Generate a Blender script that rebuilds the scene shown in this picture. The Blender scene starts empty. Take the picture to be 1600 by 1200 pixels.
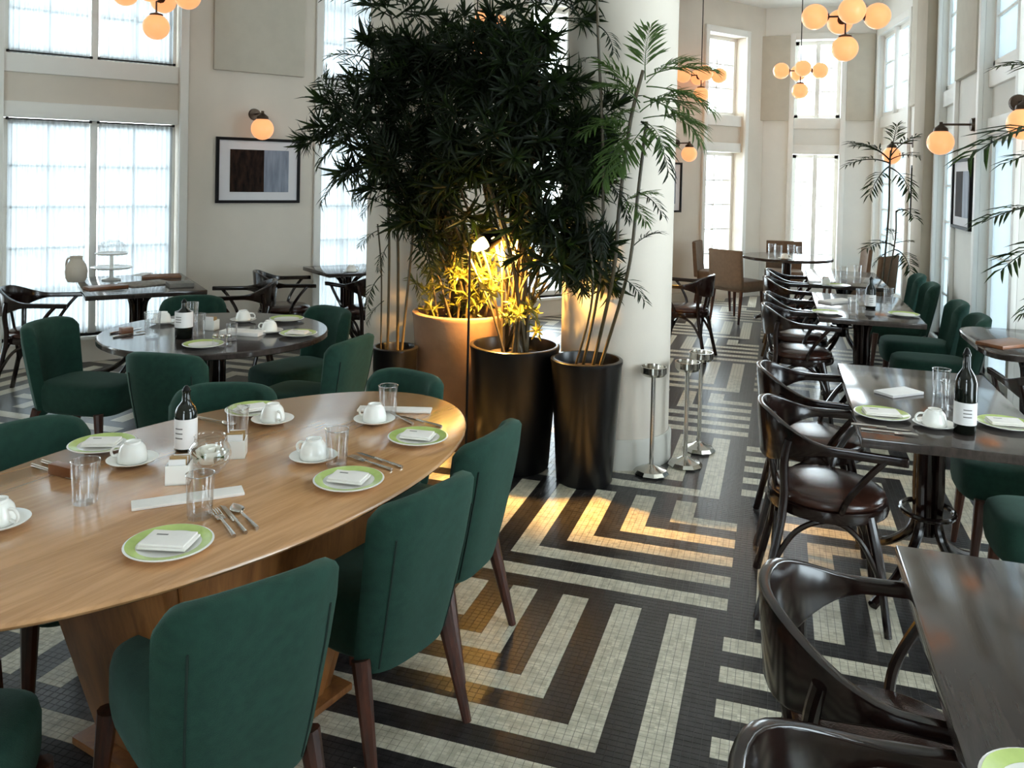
import bpy, bmesh, math, random
import numpy as np
from mathutils import Vector, Matrix

random.seed(7)
SC = bpy.context.scene
COL = SC.collection
PI = math.pi

# ---------------------------------------------------------------- camera
CAM_H = 1.65
F_PX, PP_Y = 1291.38, 299.11
PITCH, ROLL, YAW = -0.0208575, 0.0222245, 0.3123525
_f = Vector((-math.sin(YAW), math.cos(YAW), 0))
_r = Vector((math.cos(YAW), math.sin(YAW), 0))
_z = Vector((0, 0, 1))
CW = _f * math.cos(PITCH) + _z * math.sin(PITCH)
_u = -_f * math.sin(PITCH) + _z * math.cos(PITCH)
CR = _r * math.cos(ROLL) + _u * math.sin(ROLL)
CU = -_r * math.sin(ROLL) + _u * math.cos(ROLL)
CP = Vector((0, 0, CAM_H))
cam_data = bpy.data.cameras.new('camera')
cam = bpy.data.objects.new('camera', cam_data)
COL.objects.link(cam)
m = Matrix((CR, CU, -CW)).transposed().to_4x4()
m.translation = CP
cam.matrix_world = m
cam_data.sensor_fit = 'HORIZONTAL'
cam_data.sensor_width = 36
cam_data.lens = F_PX / 1600 * 36
cam_data.shift_y = -(600 - PP_Y) / 1600
cam_data.clip_start = 0.05
SC.camera = cam

# ---------------------------------------------------------------- world, exposure
world = bpy.data.worlds.new('overcast_sky')
SC.world = world
world.use_nodes = True
bg = world.node_tree.nodes['Background']
bg.inputs[0].default_value = (0.90, 0.96, 1.0, 1)
bg.inputs[1].default_value = 9.0
SC.view_settings.view_transform = 'Standard'
SC.view_settings.look = 'None'
SC.view_settings.gamma = 1
SC.view_settings.use_curve_mapping = False
SC.view_settings.exposure = 0.62
SC.cycles.use_denoising = True
SC.cycles.max_bounces = 9
SC.cycles.diffuse_bounces = 5
SC.cycles.glossy_bounces = 4
SC.cycles.transparent_max_bounces = 24
SC.cycles.transmission_bounces = 6
SC.cycles.sample_clamp_indirect = 12
SC.cycles.caustics_reflective = False
SC.cycles.caustics_refractive = False

def at(u, v, z):
    d = CW + CR * ((u - 800) / F_PX) - CU * ((v - PP_Y) / F_PX)
    return CP + d * ((z - CAM_H) / d.z)
def deep(u, v, dist):
    return CP + (CW + CR * ((u - 800) / F_PX) - CU * ((v - PP_Y) / F_PX)) * dist
def pix(p):
    d = Vector(p) - CP
    w = d.dot(CW)
    return 800 + F_PX * d.dot(CR) / w, PP_Y - F_PX * d.dot(CU) / w, w

# ---------------------------------------------------------------- materials
def lin(c):
    c = c / 255
    return c / 12.92 if c <= 0.04045 else ((c + 0.055) / 1.055) ** 2.4
def rgb(r, g, b): return (lin(r), lin(g), lin(b), 1)
MATS = {}
def mat(name, col, rough=0.5, metal=0.0, spec=0.5, noise=0.0, nscale=20, bump=0.0, bscale=80,
        emit=None, estr=0.0, coat=0.0, col2=None, stretch=None, trans=None):
    if name in MATS: return MATS[name]
    mt = bpy.data.materials.new(name); MATS[name] = mt
    mt.use_nodes = True
    nt = mt.node_tree; N = nt.nodes; L = nt.links
    b = N['Principled BSDF']
    b.inputs['Base Color'].default_value = col
    b.inputs['Roughness'].default_value = rough
    b.inputs['Metallic'].default_value = metal
    b.inputs['Specular IOR Level'].default_value = spec
    b.inputs['Coat Weight'].default_value = coat
    if emit:
        b.inputs['Emission Color'].default_value = emit
        b.inputs['Emission Strength'].default_value = estr
    tc = N.new('ShaderNodeTexCoord')
    src = tc.outputs['Object']
    if stretch:
        mp = N.new('ShaderNodeMapping'); mp.inputs['Scale'].default_value = stretch
        L.new(src, mp.inputs[0]); src = mp.outputs[0]
    if noise or col2:
        n = N.new('ShaderNodeTexNoise'); n.inputs['Scale'].default_value = nscale
        n.inputs['Detail'].default_value = 4
        L.new(src, n.inputs['Vector'])
        mx = N.new('ShaderNodeMix'); mx.data_type = 'RGBA'
        mx.inputs[6].default_value = col
        c2 = col2 or tuple([max(0, c * (1 - noise)) for c in col[:3]] + [1])
        mx.inputs[7].default_value = c2
        rp = N.new('ShaderNodeValToRGB')
        rp.color_ramp.elements[0].position = 0.35; rp.color_ramp.elements[1].position = 0.68
        L.new(n.outputs[0], rp.inputs[0]); L.new(rp.outputs[0], mx.inputs[0])
        L.new(mx.outputs[2], b.inputs['Base Color'])
    if bump:
        n2 = N.new('ShaderNodeTexNoise'); n2.inputs['Scale'].default_value = bscale
        n2.inputs['Detail'].default_value = 3
        L.new(src, n2.inputs['Vector'])
        bp = N.new('ShaderNodeBump'); bp.inputs['Strength'].default_value = bump
        bp.inputs['Distance'].default_value = 0.003
        L.new(n2.outputs[0], bp.inputs['Height']); L.new(bp.outputs[0], b.inputs['Normal'])
    if trans:
        tr = N.new('ShaderNodeBsdfTranslucent'); tr.inputs[0].default_value = trans[0]
        ms = N.new('ShaderNodeMixShader'); ms.inputs[0].default_value = trans[1]
        L.new(b.outputs[0], ms.inputs[1]); L.new(tr.outputs[0], ms.inputs[2])
        L.new(ms.outputs[0], N['Material Output'].inputs[0])
    return mt

def glass_mat(name, tint=(1, 1, 1, 1), refl=0.12, rough=0.02):
    if name in MATS: return MATS[name]
    mt = bpy.data.materials.new(name); MATS[name] = mt
    mt.use_nodes = True
    nt = mt.node_tree; N = nt.nodes; L = nt.links
    N.remove(N['Principled BSDF'])
    t = N.new('ShaderNodeBsdfTransparent'); t.inputs[0].default_value = tint
    g = N.new('ShaderNodeBsdfGlossy'); g.inputs['Roughness'].default_value = rough
    lw = N.new('ShaderNodeLayerWeight'); lw.inputs[0].default_value = 0.35
    mp = N.new('ShaderNodeMapRange')
    mp.inputs[3].default_value = refl * 0.3; mp.inputs[4].default_value = min(1, refl * 4)
    L.new(lw.outputs['Facing'], mp.inputs[0])
    ms = N.new('ShaderNodeMixShader')
    L.new(mp.outputs[0], ms.inputs[0]); L.new(t.outputs[0], ms.inputs[1]); L.new(g.outputs[0], ms.inputs[2])
    L.new(ms.outputs[0], N['Material Output'].inputs[0])
    return mt

def sheer_mat(name):
    mt = bpy.data.materials.new(name); MATS[name] = mt
    mt.use_nodes = True
    nt = mt.node_tree; N = nt.nodes; L = nt.links
    N.remove(N['Principled BSDF'])
    t = N.new('ShaderNodeBsdfTransparent'); t.inputs[0].default_value = (1, 1, 1, 1)
    tl = N.new('ShaderNodeBsdfTranslucent'); tl.inputs[0].default_value = (0.30, 0.32, 0.335, 1)
    df = N.new('ShaderNodeBsdfDiffuse'); df.inputs[0].default_value = (0.75, 0.77, 0.78, 1)
    m1 = N.new('ShaderNodeMixShader'); m1.inputs[0].default_value = 0.15
    L.new(tl.outputs[0], m1.inputs[1]); L.new(df.outputs[0], m1.inputs[2])
    tc = N.new('ShaderNodeTexCoord')
    n = N.new('ShaderNodeTexNoise'); n.inputs['Scale'].default_value = 9
    L.new(tc.outputs['Object'], n.inputs['Vector'])
    mr = N.new('ShaderNodeMapRange'); mr.inputs[3].default_value = 0.015; mr.inputs[4].default_value = 0.04
    L.new(n.outputs[0], mr.inputs[0])
    m2 = N.new('ShaderNodeMixShader')
    L.new(mr.outputs[0], m2.inputs[0]); L.new(m1.outputs[0], m2.inputs[1]); L.new(t.outputs[0], m2.inputs[2])
    L.new(m2.outputs[0], N['Material Output'].inputs[0])
    return mt

def frost_mat(name, col):
    mt = bpy.data.materials.new(name); MATS[name] = mt
    mt.use_nodes = True
    nt = mt.node_tree; N = nt.nodes; L = nt.links
    N.remove(N['Principled BSDF'])
    tl = N.new('ShaderNodeBsdfTranslucent'); tl.inputs[0].default_value = col
    g = N.new('ShaderNodeBsdfGlossy'); g.inputs['Roughness'].default_value = 0.25
    t = N.new('ShaderNodeBsdfTransparent'); t.inputs[0].default_value = col
    tc = N.new('ShaderNodeTexCoord'); n = N.new('ShaderNodeTexNoise'); n.inputs['Scale'].default_value = 2.0
    L.new(tc.outputs['Object'], n.inputs['Vector'])
    mr = N.new('ShaderNodeMapRange'); mr.inputs[3].default_value = 0.05; mr.inputs[4].default_value = 0.2
    L.new(n.outputs[0], mr.inputs[0])
    m0 = N.new('ShaderNodeMixShader'); L.new(mr.outputs[0], m0.inputs[0]); L.new(tl.outputs[0], m0.inputs[1]); L.new(t.outputs[0], m0.inputs[2])
    ms = N.new('ShaderNodeMixShader'); ms.inputs[0].default_value = 0.05
    L.new(m0.outputs[0], ms.inputs[1]); L.new(g.outputs[0], ms.inputs[2])
    L.new(ms.outputs[0], N['Material Output'].inputs[0])
    return mt

def wood_mat(name, c1, c2, rough, axis_scale, coat=0.0, spec=0.5):
    mt = bpy.data.materials.new(name); MATS[name] = mt
    mt.use_nodes = True
    nt = mt.node_tree; N = nt.nodes; L = nt.links
    b = N['Principled BSDF']; b.inputs['Roughness'].default_value = rough
    b.inputs['Coat Weight'].default_value = coat; b.inputs['Coat Roughness'].default_value = 0.15
    b.inputs['Specular IOR Level'].default_value = spec
    tc = N.new('ShaderNodeTexCoord')
    mp = N.new('ShaderNodeMapping'); mp.inputs['Scale'].default_value = axis_scale
    L.new(tc.outputs['Object'], mp.inputs[0])
    n = N.new('ShaderNodeTexNoise'); n.inputs['Scale'].default_value = 3.0; n.inputs['Detail'].default_value = 8
    n.inputs['Roughness'].default_value = 0.65; n.inputs['Distortion'].default_value = 0.6
    L.new(mp.outputs[0], n.inputs['Vector'])
    rp = N.new('ShaderNodeValToRGB')
    rp.color_ramp.elements[0].position = 0.36; rp.color_ramp.elements[0].color = c2
    rp.color_ramp.elements[1].position = 0.62; rp.color_ramp.elements[1].color = c1
    L.new(n.outputs[0], rp.inputs[0]); L.new(rp.outputs[0], b.inputs['Base Color'])
    bp = N.new('ShaderNodeBump'); bp.inputs['Strength'].default_value = 0.06; bp.inputs['Distance'].default_value = 0.002
    L.new(n.outputs[0], bp.inputs['Height']); L.new(bp.outputs[0], b.inputs['Normal'])
    return mt

TX, TY = 0.1035, 0.0935          # one mosaic stripe across / along, four tiles each
def grid_mat(name, col, grout, rough):
    """Mosaic too far away to tell tiles apart: tile grid in world position."""
    mt = bpy.data.materials.new(name); MATS[name] = mt
    mt.use_nodes = True
    nt = mt.node_tree; N = nt.nodes; L = nt.links
    b = N['Principled BSDF']; b.inputs['Roughness'].default_value = rough
    g = N.new('ShaderNodeNewGeometry'); s = N.new('ShaderNodeSeparateXYZ')
    L.new(g.outputs['Position'], s.inputs[0])
    outs = []
    for k, (step, o) in enumerate(((TX / 4, -0.145), (TY / 4, 2.115))):
        a = N.new('ShaderNodeMath'); a.operation = 'SUBTRACT'; a.inputs[1].default_value = o - 100 * step * 4
        L.new(s.outputs[k], a.inputs[0])
        d = N.new('ShaderNodeMath'); d.operation = 'DIVIDE'; d.inputs[1].default_value = step
        L.new(a.outputs[0], d.inputs[0])
        fr = N.new('ShaderNodeMath'); fr.operation = 'FRACT'; L.new(d.outputs[0], fr.inputs[0])
        lt = N.new('ShaderNodeMath'); lt.operation = 'LESS_THAN'; lt.inputs[1].default_value = 0.1
        L.new(fr.outputs[0], lt.inputs[0]); outs.append(lt.outputs[0])
    mx = N.new('ShaderNodeMath'); mx.operation = 'MAXIMUM'
    L.new(outs[0], mx.inputs[0]); L.new(outs[1], mx.inputs[1])
    mc = N.new('ShaderNodeMix'); mc.data_type = 'RGBA'
    mc.inputs[6].default_value = col; mc.inputs[7].default_value = grout
    L.new(mx.outputs[0], mc.inputs[0])
    L.new(mc.outputs[2], b.inputs['Base Color'])
    return mt
def tile_mat(name, c1, c2, rough):
    mt = bpy.data.materials.new(name); MATS[name] = mt
    mt.use_nodes = True
    nt = mt.node_tree; N = nt.nodes; L = nt.links
    b = N['Principled BSDF']; b.inputs['Roughness'].default_value = rough
    g = N.new('ShaderNodeNewGeometry')
    vm = N.new('ShaderNodeVectorMath'); vm.operation = 'MULTIPLY'
    vm.inputs[1].default_value = (4 / TX, 4 / TY, 0)
    L.new(g.outputs['Position'], vm.inputs[0])
    fl = N.new('ShaderNodeVectorMath'); fl.operation = 'FLOOR'; L.new(vm.outputs[0], fl.inputs[0])
    wn = N.new('ShaderNodeTexWhiteNoise'); wn.noise_dimensions = '3D'; L.new(fl.outputs[0], wn.inputs['Vector'])
    mc = N.new('ShaderNodeMix'); mc.data_type = 'RGBA'
    mc.inputs[6].default_value = c1; mc.inputs[7].default_value = c2
    L.new(wn.outputs[0], mc.inputs[0]); L.new(mc.outputs[2], b.inputs['Base Color'])
    return mt

M_wall = mat('wall_paint', rgb(220, 211, 198), 0.85, noise=0.06, nscale=2.5, bump=0.1, bscale=140)
M_wall_daylit = mat('daylit_wall_paint', rgb(230, 228, 221), 0.85, noise=0.05, nscale=2.5, bump=0.1, bscale=140)  # wall paint lightened and cooled: the far end's brighter daylight put into colour
M_trim = mat('trim_paint', rgb(236, 234, 228), 0.5, noise=0.03, nscale=6)
M_ceil = mat('ceiling_paint', rgb(236, 236, 232), 0.9, noise=0.03, nscale=2)
M_panel = mat('panel_fabric', rgb(198, 191, 176), 0.95, noise=0.06, nscale=8, bump=0.3, bscale=300)
M_pil = mat('pilaster_paint', rgb(176, 162, 142), 0.8, noise=0.08, nscale=3)
M_column = mat('column_plaster', rgb(214, 204, 190), 0.7, noise=0.07, nscale=2.5, bump=0.1, bscale=60)
M_skirt = mat('skirting_paint', rgb(196, 192, 182), 0.5, noise=0.04, nscale=8)
M_glass = glass_mat('window_glass', (0.93, 0.98, 1.0, 1), 0.06)
M_sheer = sheer_mat('sheer_voile')
M_frost = frost_mat('frosted_blue_glass', (0.36, 0.405, 0.43, 1))
M_black = mat('black_metal', rgb(22, 20, 20), 0.4, 0.6, noise=0.2, nscale=30)
M_green = mat('green_velvet', rgb(26, 58, 47), 0.85, spec=0.25, noise=0.25, nscale=40, bump=0.5, bscale=500)
M_green.node_tree.nodes['Principled BSDF'].inputs['Sheen Weight'].default_value = 0.15
M_green.node_tree.nodes['Principled BSDF'].inputs['Sheen Tint'].default_value = (0.5, 0.8, 0.68, 1)
M_walnut = wood_mat('walnut_leg', rgb(78, 40, 26), rgb(40, 20, 14), 0.35, (12, 12, 1.2))
M_oak = wood_mat('oak_top', rgb(196, 148, 102), rgb(168, 122, 80), 0.22, (0.7, 9, 6), coat=0.5, spec=0.7)
M_oakbase = wood_mat('oak_base', rgb(150, 98, 52), rgb(112, 68, 34), 0.4, (6, 6, 0.8))
M_bent = wood_mat('dark_bentwood', rgb(34, 20, 16), rgb(16, 9, 8), 0.16, (6, 6, 2))
M_leather = mat('brown_leather', rgb(58, 34, 26), 0.16, noise=0.25, nscale=14, bump=0.15, bscale=220)
M_darktop = wood_mat('dark_table_top', rgb(62, 54, 50), rgb(48, 41, 38), 0.11, (14, 1.2, 6))
M_brown = mat('taupe_fabric', rgb(112, 90, 70), 0.85, noise=0.2, nscale=30, bump=0.3, bscale=400)
M_blackpot = mat('black_glazed_pot', rgb(13, 12, 13), 0.3, noise=0.2, nscale=8)
M_terra = mat('terracotta', rgb(150, 118, 92), 0.8, noise=0.25, nscale=7, bump=0.3, bscale=40)
M_soil = mat('soil', rgb(46, 34, 24), 0.95, noise=0.5, nscale=60, bump=1.0, bscale=90)
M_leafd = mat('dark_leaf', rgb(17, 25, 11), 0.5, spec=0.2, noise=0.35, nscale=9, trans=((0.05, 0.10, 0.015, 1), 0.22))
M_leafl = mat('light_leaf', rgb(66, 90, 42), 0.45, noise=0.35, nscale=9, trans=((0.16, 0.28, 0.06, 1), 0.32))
M_leaf_lamplit = mat('lamplit_yellow_leaf', rgb(112, 112, 46), 0.35, noise=0.4, nscale=9, trans=((0.3, 0.27, 0.05, 1), 0.3))  # leaf colour yellowed to paint in the lamp's glow
M_cane = mat('palm_cane', rgb(74, 62, 36), 0.5, noise=0.4, nscale=25)
M_chrome = mat('chrome', rgb(196, 192, 184), 0.16, 1.0, noise=0.06, nscale=20)
M_steel = mat('steel_cutlery', rgb(206, 200, 192), 0.2, 1.0, noise=0.05, nscale=30)
M_china = mat('white_china', rgb(236, 234, 228), 0.14, noise=0.03, nscale=10)
M_lime = mat('lime_glaze', rgb(188, 208, 122), 0.2, noise=0.18, nscale=24)
M_linen = mat('white_linen', rgb(236, 230, 224), 0.8, noise=0.04, nscale=40, bump=0.3, bscale=400)
M_paper = mat('white_paper', rgb(232, 228, 226), 0.7, noise=0.03, nscale=30)
M_ink = mat('grey_ink', rgb(120, 116, 112), 0.7, noise=0.1)
M_tglass = glass_mat('tumbler_glass', (0.965, 0.965, 0.965, 1), 0.14)
M_bottle = mat('dark_bottle_glass', rgb(16, 20, 15), 0.08, noise=0.2, nscale=10)
M_sachet = mat('brown_sachets', rgb(176, 140, 92), 0.7, noise=0.2, nscale=60)
M_globe = mat('warm_globe_glass', rgb(236, 152, 92), 0.3, emit=(1.0, 0.42, 0.18, 1), estr=0.62, noise=0.03)
M_lampgl = mat('lamp_bulb_glow', rgb(255, 230, 150), 0.3, emit=(1.0, 0.72, 0.2, 1), estr=9, noise=0.02)
M_bronze = mat('bronze_fitting', rgb(74, 60, 48), 0.35, 0.8, noise=0.2, nscale=30)
M_frame = mat('black_frame', rgb(16, 14, 15), 0.6, spec=0.2, noise=0.2)
M_mat = mat('picture_mount', rgb(222, 220, 222), 0.75, noise=0.02)
M_print = mat('dark_brown_print', rgb(52, 36, 28), 0.7, spec=0.1, col2=rgb(14, 11, 11), nscale=3.5, stretch=(8, 1, 2.5))
M_print_reflect = mat('painted_window_reflection', rgb(140, 148, 164), 0.6, col2=rgb(104, 110, 124), nscale=2.5, stretch=(9, 1, 1.2))  # grey-blue of windows reflected in the picture glass, painted as colour
M_rose = mat('white_petal', rgb(240, 236, 224), 0.6, noise=0.05)
M_tray = mat('brown_wood_tray', rgb(128, 80, 48), 0.35, noise=0.3, nscale=14)
M_jug = mat('stoneware_jug', rgb(206, 194, 178), 0.35, noise=0.1, nscale=10)
M_wtile = tile_mat('white_mosaic', rgb(206, 200, 182), rgb(172, 166, 148), 0.3)
M_dtile = tile_mat('dark_mosaic', rgb(50, 48, 48), rgb(30, 28, 28), 0.28)
M_fard = grid_mat('dark_mosaic_far', rgb(42, 40, 40), rgb(74, 70, 66), 0.3)
M_farw = grid_mat('white_mosaic_far', rgb(198, 192, 174), rgb(128, 120, 108), 0.3)

# ---------------------------------------------------------------- mesh helpers
class MB:
    def __init__(s): s.v = []; s.f = []
    def add(s, v, f):
        o = len(s.v); s.v += [tuple(p) for p in v]; s.f += [tuple(i + o for i in q) for q in f]; return s
    def box(s, c, d, rz=0, top=1.0):
        x, y, z = d[0] / 2, d[1] / 2, d[2] / 2
        ca, sa = math.cos(rz), math.sin(rz); P = []
        for zz, k in ((-z, 1), (z, top)):
            for a, b in ((-x, -y), (x, -y), (x, y), (-x, y)):
                a *= k; b *= k
                P.append((c[0] + a * ca - b * sa, c[1] + a * sa + b * ca, c[2] + zz))
        return s.add(P, [(3, 2, 1, 0), (4, 5, 6, 7), (0, 1, 5, 4), (1, 2, 6, 5), (2, 3, 7, 6), (3, 0, 4, 7)])
    def span(s, a, b):
        return s.box([(a[i] + b[i]) / 2 for i in range(3)], [abs(b[i] - a[i]) for i in range(3)])
    def tube(s, pts, r, n=8, closed=False):
        pts = [Vector(p) for p in pts]; m_ = len(pts)
        rr = r if isinstance(r, (list, tuple)) else [r] * m_
        V = []; ref = None
        for i, p in enumerate(pts):
            a = pts[i - 1] if (i or closed) else p
            b = pts[(i + 1) % m_] if (i < m_ - 1 or closed) else p
            t = (b - a).normalized()
            if ref is None:
                ref = t.orthogonal().normalized()
            ref = (ref - t * ref.dot(t)).normalized()
            w = t.cross(ref)
            for k in range(n):
                an = 2 * PI * k / n
                V.append(p + (ref * math.cos(an) + w * math.sin(an)) * rr[i])
        F = []
        for i in range(m_ if closed else m_ - 1):
            j = (i + 1) % m_
            for k in range(n):
                F.append((i * n + k, i * n + (k + 1) % n, j * n + (k + 1) % n, j * n + k))
        if not closed:
            F.append(tuple(range(n))[::-1]); F.append(tuple((m_ - 1) * n + k for k in range(n)))
        return s.add(V, F)
    def band(s, pts, hs, th, lean=0.0):
        """swept flat strip standing upright: height hs[i], thickness th."""
        pts = [Vector(p) for p in pts]; m_ = len(pts); V = []
        for i, p in enumerate(pts):
            t = (pts[min(i + 1, m_ - 1)] - pts[max(i - 1, 0)]); t.z = 0; t.normalize()
            sd = Vector((t.y, -t.x, 0)); h = hs[i] / 2
            T = th[i] if isinstance(th, (list, tuple)) else th
            for a, b in ((-1, -1), (1, -1), (1, 1), (-1, 1)):
                V.append(p + sd * (a * T / 2) + Vector((0, 0, b * h)) + sd * (b * lean * h))
        F = []
        for i in range(m_ - 1):
            for k in range(4):
                F.append((i * 4 + k, i * 4 + (k + 1) % 4, i * 4 + 4 + (k + 1) % 4, i * 4 + 4 + k))
        F.append((3, 2, 1, 0)); o = (m_ - 1) * 4; F.append((o, o + 1, o + 2, o + 3))
        return s.add(V, F)
    def lathe(s, prof, n=24, c=(0, 0, 0), ring=False):
        V = []
        for r, z in prof:
            for k in range(n):
                a = 2 * PI * k / n
                V.append((c[0] + r * math.cos(a), c[1] + r * math.sin(a), c[2] + z))
        F = []
        for i in range(len(prof) - 1):
            for k in range(n):
                F.append((i * n + k, i * n + (k + 1) % n, (i + 1) * n + (k + 1) % n, (i + 1) * n + k))
        if prof[0][0] > 1e-6 and not ring: F.append(tuple(range(n))[::-1])
        o = (len(prof) - 1) * n
        if prof[-1][0] > 1e-6 and not ring: F.append(tuple(o + k for k in range(n)))
        return s.add(V, F)
    def slab(s, rings):
        """loft closed rings (lists of equal length), capped."""
        n = len(rings[0]); V = [p for r in rings for p in r]; F = []
        for i in range(len(rings) - 1):
            for k in range(n):
                F.append((i * n + k, i * n + (k + 1) % n, (i + 1) * n + (k + 1) % n, (i + 1) * n + k))
        F.append(tuple(range(n))[::-1]); o = (len(rings) - 1) * n; F.append(tuple(o + k for k in range(n)))
        return s.add(V, F)
    def mesh(s, name, material, smooth=True, bevel=0, seg=2, angle=35):
        me = bpy.data.meshes.new(name)
        me.from_pydata(s.v, [], s.f)
        if bevel:
            bm = bmesh.new(); bm.from_mesh(me)
            es = [e for e in bm.edges if len(e.link_faces) == 2 and e.calc_face_angle(0) > 0.6]
            bmesh.ops.bevel(bm, geom=es, offset=bevel, segments=seg, affect='EDGES', profile=0.6)
            bm.to_mesh(me); bm.free()
        bm = bmesh.new(); bm.from_mesh(me)
        bmesh.ops.remove_doubles(bm, verts=bm.verts, dist=1e-6)
        bmesh.ops.recalc_face_normals(bm, faces=bm.faces); bm.to_mesh(me); bm.free()
        if smooth:
            for p in me.polygons: p.use_smooth = True
            me.set_sharp_from_angle(angle=math.radians(angle))
        me.materials.append(material)
        return me
    def build(s, name, material, parent=None, smooth=True, bevel=0, seg=2, angle=35, loc=None, rz=0):
        return obj(name, s.mesh(name, material, smooth, bevel, seg, angle), parent, loc, rz)

def obj(name, me, parent=None, loc=None, rz=0):
    o = bpy.data.objects.new(name, me); COL.objects.link(o)
    if parent: o.parent = parent
    if loc is not None: o.location = loc
    if rz: o.rotation_euler = (0, 0, rz)
    return o
def tag(o, label=None, cat=None, group=None, kind=None):
    if label: o['label'] = label
    if cat: o['category'] = cat
    if group: o['group'] = group
    if kind: o['kind'] = kind
    return o
def thing(name, label, cat, loc=(0, 0, 0), rz=0, group=None):
    o = obj(name, None, None, loc, rz); o.empty_display_size = 0.1
    return tag(o, label, cat, group)
def copy_tree(src, parent=None):
    c = src.copy(); COL.objects.link(c)
    if parent: c.parent = parent
    for ch in src.children: copy_tree(ch, c)
    return c
class Kind:
    """first use moves the prototype itself, later uses copy it with its parts"""
    def __init__(s, root): s.root = root; s.used = False
    def put(s, loc, rz, label, cat=None, group=None, scale=None):
        o = s.root
        if s.used: o = copy_tree(s.root)
        s.used = True
        o.location = loc; o.rotation_euler = (0, 0, rz)
        if scale: o.scale = (scale,) * 3
        return tag(o, label, cat, group)
def superellipse(a, b, n=40, e=3.0, z=0, c=(0, 0)):
    P = []
    for k in range(n):
        t = 2 * PI * k / n; ct, st = math.cos(t), math.sin(t)
        P.append((c[0] + a * math.copysign(abs(ct) ** (2 / e), ct), c[1] + b * math.copysign(abs(st) ** (2 / e), st), z))
    return P
def smooth_path(pts, n=6):
    """Catmull-Rom through points"""
    P = [Vector(p) for p in pts]; out = []
    for i in range(len(P) - 1):
        p0 = P[max(i - 1, 0)]; p1 = P[i]; p2 = P[i + 1]; p3 = P[min(i + 2, len(P) - 1)]
        for k in range(n):
            t = k / n
            out.append(0.5 * ((2 * p1) + (p2 - p0) * t + (2 * p0 - 5 * p1 + 4 * p2 - p3) * t * t + (3 * p1 - p0 - 3 * p2 + p3) * t ** 3))
    out.append(P[-1]); return out

# ================================================================ SETTING
CEIL = 4.08
LW0 = Vector((-5.795, 5.047, 0)); LWA = PI / 2 - 0.653233         # left wall: origin, heading
FX0, FX1, FY0, FY1 = -9.4, 3.4, -3.4, 12.9

def is_white(U, V):
    for (u0, v0, a_from, b_from) in ((-12, 0, 'R', 'B'), (-11, 12, 'L', 'B'), (0, -1, 'R', 'T'), (1, 11, 'L', 'T')):
        u = (U - u0) % 24; v = (V - v0) % 24
        if u < 11 and v < 11:
            a = u if a_from == 'L' else 11 - u
            b = v if b_from == 'B' else 11 - v
            mm = int(min(a, b))
            return mm % 2 == 0 and mm < 10
    return False

# mosaic region with real tiles, in whole stripe units
U0, U1, V0, V1 = -30, 15, -5, 54
fl = MB().span((FX0, FY0, -0.12), (FX1, FY1, -0.0015))
floor = fl.build('floor', M_fard, smooth=False)
tag(floor, 'black and white mosaic tile floor in a stepped maze of stripes', kind='structure')
far = MB()
ua, ub = int((FX0 + 0.145) / TX), int((FX1 + 0.145) / TX)
va, vb = int((FY0 - 2.115) / TY), int((FY1 - 2.115) / TY)
for iu in range(ua, ub):
    for iv in range(va, vb):
        if U0 <= iu < U1 and V0 <= iv < V1: continue
        if is_white(iu + 0.5, iv + 0.5):
            x = -0.145 + iu * TX; y = 2.115 + iv * TY
            far.add([(x, y, 0), (x + TX, y, 0), (x + TX, y + TY, 0), (x, y + TY, 0)], [(0, 1, 2, 3)])
tag(far.build('white_mosaic_stripes', M_farw, floor, smooth=False), 'white mosaic stripes in the far part of the floor', kind='stuff')
# tiles
sx, sy = TX / 4, TY / 4
cand = []
grid = []
for iu in range(U0 * 4, U1 * 4):
    for iv in range(V0 * 4, V1 * 4):
        x = -0.145 + (iu + 0.5) * sx; y = 2.115 + (iv + 0.5) * sy
        w = is_white((iu + 0.5) / 4, (iv + 0.5) / 4)
        grid.append((x, y, w))
for i, (x, y, w) in enumerate(grid):
    if -0.66 < x < 0.0 and 2.0 < y < 2.9:
        pu, pv, d = pix((x, y, 0))
        if 780 < pu < 1130 and pv < 1196: cand.append((d, i))
cand.sort()
near = set(i for d, i in cand[:300])
ha, hb = sx * 0.482, sy * 0.482
TV = [(-ha, -hb, -0.002), (ha, -hb, -0.002), (ha, hb, -0.002), (-ha, hb, -0.002),
      (-ha * 0.97, -hb * 0.97, 0), (ha * 0.97, -hb * 0.97, 0), (ha * 0.97, hb * 0.97, 0), (-ha * 0.97, hb * 0.97, 0)]
TF = [(4, 5, 6, 7), (0, 1, 5, 4), (1, 2, 6, 5), (2, 3, 7, 6), (3, 0, 4, 7)]
def tile_mesh(material):
    return MB().add(TV, TF).mesh('mosaic_tile', material, smooth=False)
tm = {True: tile_mesh(M_wtile), False: tile_mesh(M_dtile)}
for i in near:
    x, y, w = grid[i]
    obj('mosaic_tile', tm[w], floor, (x, y, 0))
tva = np.array(TV, dtype=np.float32); tfa = np.array(TF, dtype=np.int32)
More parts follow.
